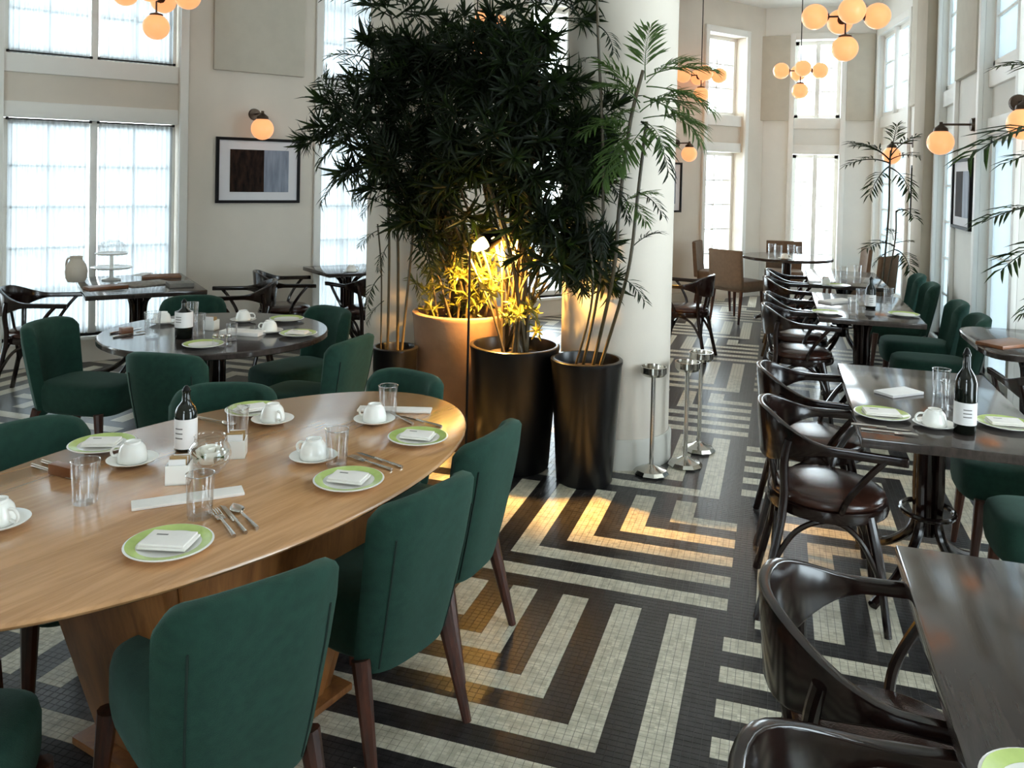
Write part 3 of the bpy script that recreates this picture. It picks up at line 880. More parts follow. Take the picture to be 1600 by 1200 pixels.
# --- tables
def dark_table(cx, cy, sx_, sy_, rz, label, group='dark restaurant tables', rnd=0.0):
    t = thing('dining_table', label, 'table', (cx, cy, 0), rz, group)
    if rnd:
        rings = [superellipse(sx_ / 2 - o, sy_ / 2 - o, 48, rnd, z) for z, o in ((0.715, 0.008), (0.72, 0), (0.745, 0), (0.75, 0.006))]
        MB().slab(rings).build('table_top', M_darktop, t)
    else:
        MB().box((0, 0, 0.7325), (sx_, sy_, 0.035)).build('table_top', M_darktop, t, bevel=0.005)
    for a in range(4):
        an = PI / 4 + a * PI / 2; c, s_ = math.cos(an), math.sin(an)
        w, h = min(0.30, sx_ * 0.42), min(0.36, sy_ * 0.42)
        f_ = lambda k: (c * 1.414 * w * k, s_ * 1.414 * h * k)
        pts = [(*f_(0.45), 0.715), (*f_(0.16), 0.62), (*f_(0.13), 0.4), (*f_(0.15), 0.22), (*f_(0.45), 0.09), (*f_(0.86), 0.014)]
        MB().tube(smooth_path(pts), 0.019, 10).build('leg', M_bent, t)
    MB().tube([(0.1 * math.cos(2 * PI * k / 24), 0.12 * math.sin(2 * PI * k / 24), 0.3) for k in range(24)], 0.011, 8, closed=True).build('brace_ring', M_bent, t)
    MB().lathe([(0.035, 0.2), (0.04, 0.22), (0.04, 0.69), (0.06, 0.715), (0, 0.715)], 16).build('centre_post', M_bent, t)
    return t
dark_table(0.62, 1.60, 0.64, 1.28, 0, 'bare dark wooden table at the bottom right corner')
dark_table(0.62, 3.76, 0.64, 1.25, 0, 'dark aisle table set with plates and a tall dark bottle')
dark_table(0.60, 6.46, 0.65, 1.27, 0, 'second dark aisle table set with glasses and plates')
dark_table(0.60, 8.30, 0.65, 1.27, 0, 'third dark aisle table in the distance')
dark_table(1.42, 5.42, 0.68, 0.94, 0, 'dark round-cornered table at the right edge of the view', rnd=5)
d_l = Vector((math.cos(LWA), math.sin(LWA), 0)); n_l = Vector((-math.sin(LWA), math.cos(LWA), 0))
bl_c = Vector((-4.47, 4.52, 0)) + d_l * 0.38 + n_l * 0.52
BLA = LWA - 0.06
dark_table(bl_c.x, bl_c.y, 0.80, 1.10, BLA, 'dark table strewn with papers before the double window')
w2_c = at(530, 421, 0.75)
dark_table(-3.75, 6.75, 0.62, 0.62, LWA, 'small dark table by the window next to the column')

def round_table(c, r, label):
    t = thing('round_table', label, 'table', (c[0], c[1], 0), 0.3, 'round tables')
    MB().lathe([(0, 0.715), (r - 0.012, 0.715), (r, 0.722), (r, 0.744), (r - 0.006, 0.75), (0, 0.75)], 64).build('table_top', M_darktop, t)
    MB().lathe([(0.045, 0.06), (0.05, 0.1), (0.05, 0.66), (0.13, 0.715), (0, 0.715)], 24).build('pedestal', M_bent, t)
    for k in range(4):
        a = k * PI / 2
        MB().tube(smooth_path([(0.03 * math.cos(a), 0.03 * math.sin(a), 0.12), (0.2 * math.cos(a), 0.2 * math.sin(a), 0.07), (0.36 * math.cos(a), 0.36 * math.sin(a), 0.016)]), 0.022, 8).build('foot', M_bent, t)
    return t
round_table((-2.93, 3.83), 0.60, 'round dark table crowded with cups and glasses')
round_table((0.11, 10.3), 0.52, 'round dark table in the far end of the room')

# oval oak table
OT = (-1.559, 2.078); OA = 1.347
oval = thing('oval_table', 'long oval oak dining table laid with plates and cups', 'table', (OT[0], OT[1], 0), OA)
rings = []
for z, o in ((0.718, 0.05), (0.722, 0.03), (0.736, 0.004), (0.742, 0.0), (0.748, 0.002), (0.75, 0.006)):
    rings.append([((1.01 - o) * math.cos(2 * PI * k / 96), (0.552 - o) * math.sin(2 * PI * k / 96), z) for k in range(96)])
MB().slab(rings).build('table_top', M_oak, oval, angle=50)
for s_ in (-1, 1):
    V = []
    for z, x, w in ((0.02, 0.24, 0.20), (0.718, 0.42, 0.30)):
        for dx, dy in ((-0.022, -1), (0.022, -1), (0.022, 1), (-0.022, 1)):
            V.append((s_ * (x + dx), w * dy, z))
    MB().add(V, [(3, 2, 1, 0), (4, 5, 6, 7), (0, 1, 5, 4), (1, 2, 6, 5), (2, 3, 7, 6), (3, 0, 4, 7)]).build('pedestal_panel', M_oakbase, oval, bevel=0.006)
for s_ in (-1, 1):
    V = []
    for z, x, w in ((0.02, 0.24, 0.20), (0.718, 0.42, 0.30)):
        for dx, dy in ((-1, -0.018), (1, -0.018), (1, 0.018), (-1, 0.018)):
            V.append(((x - 0.022) * dx, s_ * w * 0.97 + dy, z))
    MB().add(V, [(3, 2, 1, 0), (4, 5, 6, 7), (0, 1, 5, 4), (1, 2, 6, 5), (2, 3, 7, 6), (3, 0, 4, 7)]).build('pedestal_panel', M_oakbase, oval, bevel=0.006)
MB().box((0, 0, 0.012), (0.62, 0.5, 0.024)).build('base_plate', M_oakbase, oval, bevel=0.006)

# ================================================================ PLANTS
def leaflet(mb, base, d, up, L, w, fold=0.25, droop=0.15):
    """narrow pointed leaf: base point, direction, up normal"""
    side = d.cross(up).normalized(); nrm = side.cross(d).normalized()
    m1 = base + d * (L * 0.4) + nrm * (0.02 * L); tip = base + d * L - nrm * (droop * L)
    a = m1 + side * w / 2 + nrm * (w * fold); b = m1 - side * w / 2 + nrm * (w * fold)
    m2 = base + d * (L * 0.75) - nrm * (droop * 0.45 * L)
    c = m2 + side * w * 0.36 + nrm * (w * fold * 0.7); e = m2 - side * w * 0.36 + nrm * (w * fold * 0.7)
    mb.add([base, a, m1, b, c, m2, e, tip], [(0, 2, 1), (0, 3, 2), (1, 2, 5, 4), (3, 6, 5, 2), (4, 5, 7), (6, 7, 5)])
def frond_mesh(name, L, pairs, ll, lw, curve, material, seed, start=0.22, taper=True):
    """pinnate frond growing along +x from the origin, drooping at the end"""
    rnd = random.Random(seed); mb = MB()
    pts = []
    for i in range(15):
        t = i / 14; a = curve * t
        pts.append(Vector((L * (math.sin(a) / curve if curve else t), 0.02 * L * math.sin(t * 3), L * ((math.cos(a) - 1) / curve if curve else 0))))
    mb.tube(pts, [0.006 * (1 - 0.8 * i / 14) for i in range(15)], 5)
    for k in range(pairs):
        t = start + (1 - start) * (k + 0.5) / pairs
        i = min(13, int(t * 14)); f_ = t * 14 - i
        p = pts[i].lerp(pts[i + 1], f_); tan = (pts[i + 1] - pts[i]).normalized()
        up = Vector((0, 1, 0)).cross(tan) * -1
        if up.z < 0: up = -up
        sz = math.sin(PI * min(1, 0.25 + 0.72 * t)) if taper else 1
        for sd in (-1, 1):
            ang = math.radians(58 - 30 * t + rnd.uniform(-9, 9))
            d = (tan * math.cos(ang) + Vector((0, sd, 0)) * math.sin(ang) + up * rnd.uniform(-0.12, 0.28)).normalized()
            leaflet(mb, p, d, up, ll * (0.55 + 0.5 * sz) * rnd.uniform(0.85, 1.1), lw * rnd.uniform(0.85, 1.15), droop=rnd.uniform(0.05, 0.3))
    return mb.mesh(name, material, smooth=False)
def fan_mesh(name, n, ll, lw, material, seed):
    """whorl of narrow leaves radiating from a shoot tip that points along +x"""
    rnd = random.Random(seed); mb = MB()
    mb.tube([(-0.06, 0, 0), (0.10, 0, 0)], [0.005, 0.003], 5)
    for k in range(n):
        a = k * 2.39996; e = math.radians(rnd.uniform(25, 95)) if k > 4 else math.radians(rnd.uniform(5, 30))
        d = Vector((math.cos(e), math.sin(e) * math.cos(a), math.sin(e) * math.sin(a)))
        up = Vector((1, 0, 0)) - d * d.x
        if up.length < 0.05: up = Vector((0, 0, 1))
        leaflet(mb, Vector((0.10 * rnd.random(), 0, 0)), d, up.normalized(), ll * rnd.uniform(0.75, 1.1), lw * rnd.uniform(0.8, 1.2), droop=rnd.uniform(0.0, 0.25))
    return mb.mesh(name, material, smooth=False)
FAN_D = [fan_mesh('leaf_whorl', 26, 0.15, 0.018, M_leafd, s_) for s_ in range(4)]
FR_D = [frond_mesh('frond', 0.5, 15, 0.17, 0.022, 0.9, M_leafd, 20 + s_) for s_ in range(3)]
FR_L = [frond_mesh('frond', 0.52, 19, 0.25, 0.021, 0.7, M_leafl, 30 + s_) for s_ in range(3)]
FR_S = [frond_mesh('frond', 0.34, 9, 0.13, 0.013, 0.8, M_leafd, 40 + s_, start=0.3) for s_ in range(3)]
FAN_Y = [fan_mesh('leaf_whorl', 14, 0.075, 0.017, M_leaf_lamplit, 50 + s_) for s_ in range(3)]

def place(me, parent, p, d, roll=0.0, sc=1.0, name=None):
    """a leaf piece with its +x along d, its +z as near up as it can be"""
    d = Vector(d).normalized()
    y = Vector((0, 0, 1)).cross(d)
    if y.length < 1e-3: y = Vector((0, 1, 0))
    y.normalize(); z = d.cross(y)
    R = Matrix((d, y, z)).transposed().to_4x4() @ Matrix.Rotation(roll, 4, 'X')
    o = bpy.data.objects.new(name or me.name.split('.')[0], me); COL.objects.link(o); o.parent = parent
    o.matrix_local = Matrix.Translation(p) @ R @ Matrix.Scale(sc, 4)
    return o
def pot(parent, r0, r1, h, material, rim=0.02, name='pot'):
    MB().lathe([(0, 0.0), (r0, 0.0), (r0 + 0.006, 0.01), (r1 - 0.004, h - 0.03), (r1, h - 0.02), (r1, h - 0.004), (r1 - 0.006, h), (r1 - rim, h),
                (r1 - rim - 0.004, h - 0.01), (r1 - rim - 0.012, h - 0.10), (0, h - 0.10)], 48).build(name, material, parent, angle=50)
    n = 20
    MB().lathe([(r1 - rim - 0.008, h - 0.105), (r1 * 0.6, h - 0.055), (r1 * 0.25, h - 0.045), (0, h - 0.04)], 28).build('soil', M_soil, parent)

rp = random.Random(11)
def spread(rnd, base=None, up=0.3):
    v = Vector((rnd.gauss(0, 1), rnd.gauss(0, 1), rnd.gauss(up, 0.7)))
    if base is not None: v += Vector(base) * 1.3
    return v.normalized()

# big dark bush in the wide black pot
pB = Vector((-1.40, 4.45, 0))
bush = thing('potted_bush', 'huge dark leafy bush in the wide black pot', 'potted plant', pB)
pot(bush, 0.20, 0.255, 0.69, M_blackpot)
def crown_pts(spec):
    return [deep(u, v, d) for u, v, d in spec]
B_cr = crown_pts([(765, 95, 4.6), (815, 75, 4.5), (858, 20, 4.55), (845, 115, 4.3), (730, 150, 4.7), (785, 160, 4.4), (870, 175, 4.5),
                  (905, 205, 4.4), (740, 215, 4.4), (800, 230, 4.25), (850, 250, 4.35), (905, 285, 4.5), (760, 285, 4.5), (820, 300, 4.45),
                  (885, 335, 4.4), (915, 240, 4.65), (710, 270, 4.6), (850, 370, 4.4), (880, 395, 4.35), (800, 130, 4.7), (700, 95, 4.75),
                  (700, 330, 4.75), (835, 190, 4.6), (910, 400, 4.5)])
root_top = Vector((0, 0, 0.62))
for i, c in enumerate(B_cr):
    c = c - pB
    a = rp.uniform(0, 2 * PI)
    b0 = root_top + Vector((0.07 * math.cos(a), 0.07 * math.sin(a), 0))
    mid = Vector((c.x * 0.35 + rp.uniform(-0.08, 0.08), c.y * 0.35 + rp.uniform(-0.08, 0.08), 0.62 + (c.z - 0.62) * 0.5))
    MB().tube(smooth_path([b0, b0 * 0.5 + mid * 0.5 + Vector((0, 0, 0.03)), mid, c], 5), 0.008 if i > 8 else 0.012, 6).build('branch', M_cane, bush)
    for k in range(11):
        off = Vector((rp.uniform(-1, 1), rp.uniform(-1, 1), rp.uniform(-1, 1))) * 0.11
        dr = (off.normalized() + Vector((0, 0, 0.25))).normalized()
        place(rp.choice(FAN_D), bush, c + off, dr, rp.uniform(0, 6), rp.uniform(0.8, 1.2))
# second dark plant, in the big terracotta planter
pP = Vector((-1.84, 4.76, 0))
pl = thing('potted_bush', 'dark leafy plant in the big terracotta planter lit by the lamp', 'potted plant', pP)
pot(pl, 0.24, 0.31, 0.80, M_terra, rim=0.035)
P_cr = crown_pts([(610, 25, 4.75), (645, 70, 4.8), (600, 105, 4.7), (660, 130, 4.7), (590, 165, 4.75), (640, 190, 4.7), (690, 175, 4.8), (560, 185, 4.7),
                  (600, 230, 4.75), (655, 250, 4.7), (700, 235, 4.75), (625, 290, 4.7), (680, 305, 4.75), (535, 195, 4.65), (720, 60, 4.9), (660, 330, 4.7), (575, 250, 4.7), (690, 120, 4.75)])
rt2 = Vector((0, 0, 0.74))
for i, c in enumerate(P_cr):
    c = c - pP; a = rp.uniform(0, 2 * PI)
    b0 = rt2 + Vector((0.1 * math.cos(a), 0.1 * math.sin(a), 0))
    mid = Vector((c.x * 0.45, c.y * 0.45, 0.74 + (c.z - 0.74) * 0.55)) + Vector((rp.uniform(-.05, .05), rp.uniform(-.05, .05), 0))
    MB().tube(smooth_path([b0, mid, c], 6), 0.007, 6).build('branch', M_cane, pl)
    for k in range(10):
        off = Vector((rp.uniform(-1, 1), rp.uniform(-1, 1), rp.uniform(-1, 1))) * 0.10
        place(rp.choice(FAN_D if k < 8 else FR_S), pl, c + off, (off.normalized() + Vector((-0.3, 0, 0.2))).normalized(), rp.uniform(0, 6), rp.uniform(0.75, 1.1))
# low lit undergrowth in the planter
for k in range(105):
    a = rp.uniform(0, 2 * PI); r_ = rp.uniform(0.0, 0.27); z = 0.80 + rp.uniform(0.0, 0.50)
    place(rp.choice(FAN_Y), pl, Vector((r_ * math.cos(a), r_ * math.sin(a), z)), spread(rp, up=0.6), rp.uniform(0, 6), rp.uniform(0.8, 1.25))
for k in range(9):
    a = rp.uniform(0, 2 * PI); r_ = 0.05 + 0.12 * rp.random()
    MB().tube([(r_ * math.cos(a), r_ * math.sin(a), 0.74), (1.6 * r_ * math.cos(a), 1.6 * r_ * math.sin(a), 1.28)], 0.006, 6).build('stem', M_cane, pl)

# lit low foliage of the wide pot
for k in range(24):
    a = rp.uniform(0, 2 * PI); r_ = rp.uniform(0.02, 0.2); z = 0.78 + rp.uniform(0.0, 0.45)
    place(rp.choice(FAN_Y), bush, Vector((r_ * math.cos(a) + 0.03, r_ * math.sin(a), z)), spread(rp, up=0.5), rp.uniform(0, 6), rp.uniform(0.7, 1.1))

def palm(base, label, pot_dim, pot_mat, canes, rnd, h0):
    """canes: list of (foot dx, dy, [(u, v, dist) points up the cane], [(u,v,dist, du,dv,dd, mesh set, scale)...])"""
    t = thing('potted_palm', label, 'potted plant', base, 0, 'slender potted palms')
    pot(t, pot_dim[0], pot_dim[1], pot_dim[2], pot_mat)
    for (dx, dy, tops, r_) in canes:
        pts = [Vector((dx, dy, h0))] + [Vector(p) - Vector(base) for p in tops]
        MB().tube(smooth_path(pts, 6), r_, 7).build('cane', M_cane, t)
    return t
def frond_to(parent, base, p, q, meshes, sc=None, roll=0.0, cap=1.45):
    """frond from world point p towards world point q"""
    p, q = Vector(p), Vector(q); d = q - p
    me = rp.choice(meshes)
    L = max(v.co.x for v in me.vertices)
    d2 = d + Vector((0, 0, 0.25 * d.length))
    return place(me, parent, p - Vector(base), d2, roll, sc or min(cap, d.length / L))

# tall palm in the narrow black pot, right of the bush
pC = Vector((-0.965, 4.37, 0))
pc = palm(pC, 'tall light green palm in the narrow black pot by the column', (0.145, 0.195, 0.665), M_blackpot,
          [(-0.03, 0.03, [deep(938, 430, 4.30), deep(942, 250, 4.3), deep(935, 60, 4.3), deep(932, -30, 4.3)], 0.008),
           (0.03, 0.0, [deep(958, 430, 4.28), deep(968, 320, 4.28), deep(985, 190, 4.28), deep(1005, 110, 4.28)], 0.010),
           (0.07, -0.02, [deep(980, 430, 4.25), deep(996, 310, 4.25), deep(1010, 190, 4.25)], 0.009),
           (-0.06, -0.03, [deep(926, 460, 4.25), deep(915, 330, 4.25)], 0.006)], rp, 0.6)
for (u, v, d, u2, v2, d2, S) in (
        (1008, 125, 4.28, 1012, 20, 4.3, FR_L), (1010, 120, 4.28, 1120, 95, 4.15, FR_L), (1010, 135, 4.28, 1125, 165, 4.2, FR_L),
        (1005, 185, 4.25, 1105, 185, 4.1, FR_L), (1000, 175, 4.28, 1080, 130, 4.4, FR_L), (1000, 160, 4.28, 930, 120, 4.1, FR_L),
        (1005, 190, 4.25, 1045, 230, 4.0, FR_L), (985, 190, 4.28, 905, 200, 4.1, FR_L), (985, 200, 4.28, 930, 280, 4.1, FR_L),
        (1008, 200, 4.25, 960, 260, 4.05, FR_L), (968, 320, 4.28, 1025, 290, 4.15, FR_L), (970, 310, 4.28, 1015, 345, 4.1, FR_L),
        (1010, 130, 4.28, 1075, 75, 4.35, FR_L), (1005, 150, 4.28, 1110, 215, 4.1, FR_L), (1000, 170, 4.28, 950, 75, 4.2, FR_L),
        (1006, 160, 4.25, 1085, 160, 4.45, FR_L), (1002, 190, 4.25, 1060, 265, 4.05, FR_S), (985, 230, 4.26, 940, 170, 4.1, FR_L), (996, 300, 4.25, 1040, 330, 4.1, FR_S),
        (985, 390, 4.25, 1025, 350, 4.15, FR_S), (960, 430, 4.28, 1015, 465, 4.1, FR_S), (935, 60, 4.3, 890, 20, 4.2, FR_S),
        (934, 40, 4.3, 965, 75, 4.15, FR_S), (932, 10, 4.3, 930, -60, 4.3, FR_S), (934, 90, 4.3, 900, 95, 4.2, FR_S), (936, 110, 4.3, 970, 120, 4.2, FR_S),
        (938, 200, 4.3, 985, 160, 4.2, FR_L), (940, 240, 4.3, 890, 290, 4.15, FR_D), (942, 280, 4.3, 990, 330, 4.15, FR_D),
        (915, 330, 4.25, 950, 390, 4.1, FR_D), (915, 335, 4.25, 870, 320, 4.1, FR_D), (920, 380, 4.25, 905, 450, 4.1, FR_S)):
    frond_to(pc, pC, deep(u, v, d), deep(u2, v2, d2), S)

# slender bamboo palm at the left
pA = Vector((-2.13, 4.42, 0))
DA = pix((pA.x, pA.y, 1.0))[2]
pa = palm(pA, 'slender bamboo palm in the small black pot before the left column', (0.11, 0.135, 0.62), M_blackpot,
          [(-0.05, 0.0, [deep(608, 400, DA), deep(606, 300, DA), deep(600, 200, DA)], 0.008), (0.0, 0.03, [deep(622, 400, DA), deep(618, 280, DA), deep(615, 160, DA)], 0.009),
           (0.05, -0.02, [deep(642, 400, DA), deep(648, 330, DA), deep(655, 240, DA)], 0.008), (-0.08, -0.03, [deep(596, 430, DA), deep(590, 350, DA)], 0.005)], rp, 0.58)
for (u, v, u2, v2, S) in ((606, 300, 560, 330, FR_S), (606, 310, 640, 290, FR_S), (600, 200, 490, 235, FR_D), (600, 190, 505, 140, FR_D), (602, 220, 530, 300, FR_D),
                          (615, 165, 575, 90, FR_D), (618, 280, 570, 260, FR_D), (596, 430, 565, 475, FR_S), (592, 360, 560, 380, FR_S), (608, 380, 585, 420, FR_S), (645, 350, 675, 400, FR_S),
                          (642, 380, 680, 420, FR_S), (622, 340, 590, 350, FR_S), (600, 205, 500, 195, FR_D), (610, 330, 575, 300, FR_S), (648, 330, 620, 300, FR_D), (600, 470, 568, 500, FR_S),
                          (640, 430, 665, 470, FR_S), (615, 320, 655, 340, FR_D), (606, 260, 550, 300, FR_D)):
    frond_to(pa, pA, deep(u, v, DA), deep(u2, v2, DA + rp.uniform(-0.35, 0.1)), S)

# far palm by the right wall
pD = Vector((1.03, 9.3, 0)); DD = pix((pD.x, pD.y, 1))[2]
pd = palm(pD, 'spindly palm in a black pot at the far right wall', (0.14, 0.17, 0.45), M_blackpot,
          [(0.0, 0.0, [deep(1388, 340, DD), deep(1390, 260, DD), deep(1392, 235, DD)], 0.010), (0.03, 0.02, [deep(1398, 380, DD), deep(1400, 330, DD)], 0.008)], rp, 0.4)
for (u, v, u2, v2, S) in ((1390, 250, 1315, 195, FR_S), (1390, 255, 1320, 245, FR_S), (1391, 245, 1432, 195, FR_S), (1391, 250, 1436, 235, FR_S), (1390, 260, 1350, 300, FR_S),
                          (1392, 240, 1400, 180, FR_S), (1391, 262, 1430, 300, FR_S), (1390, 250, 1340, 215, FR_S), (1400, 330, 1430, 330, FR_S), (1398, 385, 1350, 375, FR_S), (1398, 380, 1440, 375, FR_S),
                          (1398, 390, 1425, 415, FR_S), (1398, 390, 1360, 410, FR_S), (1396, 375, 1390, 350, FR_S)):
    frond_to(pd, pD, deep(u, v, DD), deep(u2, v2, DD + rp.uniform(-0.3, 0.1) - (0.2 if u2 > 1410 else 0.0)), S)

# palm cut by the right edge
pE = Vector((1.95, 5.15, 0))
DE = 4.55
pe = palm(pE, 'palm whose fronds reach in from the right edge of the view', (0.16, 0.2, 0.6), M_blackpot,
          [(0.0, 0.0, [deep(1700, 380, DE), deep(1690, 230, DE), deep(1680, 120, DE)], 0.014), (0.04, 0.03, [deep(1690, 430, DE), deep(1660, 330, DE)], 0.01)], rp, 0.52)
for (u, v, u2, v2, S) in ((1680, 130, 1570, 80, FR_S), (1690, 200, 1505, 215, FR_S), (1680, 250, 1570, 235, FR_S), (1665, 330, 1525, 325, FR_S),
                          (1670, 380, 1560, 400, FR_S), (1690, 440, 1585, 480, FR_S), (1680, 120, 1640, 20, FR_D), (1700, 300, 1790, 330, FR_D), (1690, 200, 1780, 150, FR_D)):
    frond_to(pe, pE, deep(u, v, DE), deep(u2, v2, DE - 0.1 + rp.uniform(-0.2, 0.1)), S, cap=3.0)

# lamp that lights the planter
lamp_p = deep(766, 374, 4.55)
foot = deep(731, 560, 4.58); foot.z = 0
lamp = thing('floor_spotlight', 'black floor spotlight glowing yellow among the plants', 'lamp', (foot.x, foot.y, 0))
MB().lathe([(0, 0), (0.075, 0), (0.075, 0.012), (0.02, 0.02), (0, 0.02)], 24).build('base', M_black, lamp)
MB().tube([(0, 0, 0.015), (0, 0, lamp_p.z - 0.06)], 0.007, 10).build('pole', M_black, lamp)
hd = lamp_p - foot
aim = Vector((-0.55, -0.72, -0.42)).normalized()
MB().tube([(0, 0, lamp_p.z - 0.07), hd - aim * 0.06], 0.008, 8).build('neck', M_black, lamp)
hood = MB(); side = aim.orthogonal().normalized(); s2 = aim.cross(side)
prof = [(-0.07, 0.02), (-0.05, 0.04), (0.05, 0.055)]
V = []
for a_, r_ in prof:
    for k in range(20):
        an = 2 * PI * k / 20; V.append(hd + aim * a_ + (side * math.cos(an) + s2 * math.sin(an)) * r_)
F = [(i * 20 + k, i * 20 + (k + 1) % 20, (i + 1) * 20 + (k + 1) % 20, (i + 1) * 20 + k) for i in range(2) for k in range(20)] + [tuple(range(20))]
hood.add(V, F).build('lamp_hood', M_black, lamp)
bl = MB().lathe([(0, -0.03), (0.022, -0.02), (0.03, 0), (0.022, 0.02), (0, 0.03)], 18).build('bulb', M_lampgl, lamp)
bl.location = hd + aim * 0.05 + Vector((0, 0, 0)); bl.scale = (2.5, 1.3, 1.2); bl.rotation_euler = (0, -0.55, YAW)
lo = bulb(lamp_p + aim * 0.08, 16, (1.0, 0.60, 0.17), 0.035)
sl = bpy.data.lights.new('lamp_light', 'SPOT'); sl.energy = 300; sl.color = (1.0, 0.52, 0.12); sl.spot_size = math.radians(146); sl.spot_blend = 0.35; sl.shadow_soft_size = 0.035
so = bpy.data.objects.new('lamp_light', sl); COL.objects.link(so); so.location = deep(764, 386, 4.62)
so.rotation_euler = Vector((0.2, 0.62, -0.72)).normalized().to_track_quat('-Z', 'Y').to_euler()

# bucket stands
def make_stand():
    t = thing('bucket_stand', '', 'stand')
    MB().lathe([(0, 0), (0.095, 0), (0.1, 0.008), (0.085, 0.025), (0.04, 0.04), (0.016, 0.055), (0, 0.055)], 10).build('base', M_chrome, t, angle=20)
    MB().tube([(0, 0, 0.04), (0, 0, 0.55)], 0.0125, 12).build('pole', M_chrome, t)
    MB().lathe([(0.02, 0.54), (0.06, 0.55), (0.072, 0.565), (0.072, 0.60), (0.066, 0.60), (0.062, 0.57), (0.0, 0.562)], 28).build('cup', M_chrome, t)
    return Kind(t)
ST = make_stand()
ST.put((-0.635, 4.60, 0), 0, 'chrome stand nearest the narrow black pot', 'stand', 'chrome bucket stands')
ST.put((-0.47, 4.80, 0), 0.3, 'chrome stand in the middle of the three by the column', 'stand', 'chrome bucket stands')
ST.put((-0.42, 5.10, 0), 0.6, 'chrome stand farthest back of the three by the column', 'stand', 'chrome bucket stands')

# ================================================================ TABLEWARE
TZ = 0.7505
def sph(r, n=10): return [(0, -r)] + [(r * math.sin(PI * k / n), -r * math.cos(PI * k / n)) for k in range(1, n)] + [(0, r)]
def make_plate():
    t = thing('side_plate', '', 'plate')
    MB().lathe([(0, 0.002), (0.05, 0.0), (0.055, 0.003), (0.098, 0.014), (0.101, 0.017), (0.098, 0.0185), (0.072, 0.0125), (0.056, 0.0085), (0, 0.0075)], 44).build('dish', M_china, t, angle=60)
    MB().lathe([(0.073, 0.0130), (0.0958, 0.0184), (0.096, 0.0190), (0.073, 0.0137)], 44, ring=True).build('rim_band', M_lime, t, angle=60)
    return Kind(t)
PLATE = make_plate()
def make_cup():
    t = thing('coffee_cup', '', 'cup')       # stands upside down on its saucer
    MB().lathe([(0.041, 0.0), (0.043, 0.002), (0.042, 0.02), (0.036, 0.042), (0.028, 0.052), (0.024, 0.054), (0.0235, 0.060), (0.019, 0.060), (0.017, 0.056), (0, 0.055)], 32).build('bowl', M_china, t, angle=50)
    MB().tube(smooth_path([(0.040, 0, 0.014), (0.06, 0, 0.012), (0.066, 0, 0.026), (0.055, 0, 0.04), (0.036, 0, 0.04)], 4), 0.004, 8).build('handle', M_china, t)
    return Kind(t)
CUP = make_cup()
def make_saucer():
    t = MB().lathe([(0, 0.003), (0.035, 0), (0.04, 0.003), (0.07, 0.013), (0.074, 0.017), (0.071, 0.018), (0.042, 0.008), (0, 0.007)], 36).build('saucer', M_china, None, angle=60)
    return Kind(t)
SAUCER = make_saucer()
def make_tumbler():
    t = thing('tumbler', '', 'glass')
    MB().lathe([(0, 0.0), (0.029, 0.0), (0.031, 0.004), (0.036, 0.112), (0.0345, 0.113), (0.030, 0.012), (0, 0.010)], 28).build('glass_body', M_tglass, t, angle=50)
    MB().lathe([(0.0345, 0.1115), (0.0365, 0.1115), (0.0368, 0.1135), (0.0355, 0.1145), (0.0342, 0.1135), (0.0345, 0.1115)], 28, ring=True).build('rim', glass_mat('rim_glass', (0.9, 0.9, 0.9, 1), 0.5), t)
    return Kind(t)
TUMB = make_tumbler()
def make_cutlery(kind):
    t = thing('table_' + kind, '', kind)
    if kind == 'knife':
        MB().add([(0.085, -0.008, 0.002), (0.19, -0.007, 0.002), (0.205, 0.004, 0.002), (0.085, 0.007, 0.002), (0.085, -0.008, 0.004), (0.19, -0.006, 0.0035), (0.205, 0.004, 0.003), (0.085, 0.007, 0.004)],
                 [(3, 2, 1, 0), (4, 5, 6, 7), (0, 1, 5, 4), (1, 2, 6, 5), (2, 3, 7, 6), (3, 0, 4, 7)]).build('blade', M_steel, t, smooth=False)
    elif kind == 'fork':
        MB().box((0.125, 0, 0.006), (0.03, 0.022, 0.002)).build('fork_head', M_steel, t, bevel=0.0008)
        for k in range(4):
            y = -0.0095 + k * 0.0063
            MB().tube([(0.135, y, 0.006), (0.165, y, 0.008), (0.188, y, 0.006)], [0.0017, 0.0015, 0.0008], 6).build('tine', M_steel, t)
    else:
        rings = []
        for k in range(9):
            f_ = k / 8; w = 0.0185 * math.sin(PI * (0.06 + 0.9 * f_)) ** 0.8
            rings.append([(0.115 + 0.06 * f_, w * math.cos(a), 0.006 + 0.004 * math.sin(a)) for a in [2 * PI * j / 10 for j in range(10)]])
        MB().slab(rings).build('spoon_bowl', M_steel, t)
    MB().tube([(0.0, 0, 0.0045), (0.03, 0, 0.0048), (0.09, 0, 0.0055), (0.12, 0, 0.006)], [0.0052, 0.0048, 0.0034, 0.003], 8).build('cutlery_handle', M_steel, t)
    return Kind(t)
CUT = {k: make_cutlery(k) for k in ('knife', 'fork', 'spoon')}
def cut(kind, u1, v1, u2, v2, label):
    a, b = at(u1, v1, TZ), at(u2, v2, TZ)      # a: handle end
    d = b - a
    CUT[kind].put((a.x, a.y, TZ), math.atan2(d.y, d.x), label, kind, 'cutlery on the tables')
def plate(u, v, label, rz=0.0, group='lime-rimmed plates', z=TZ):
    p = at(u, v, z + 0.012); PLATE.put((p.x, p.y, z), rz, label, 'plate', group); return p
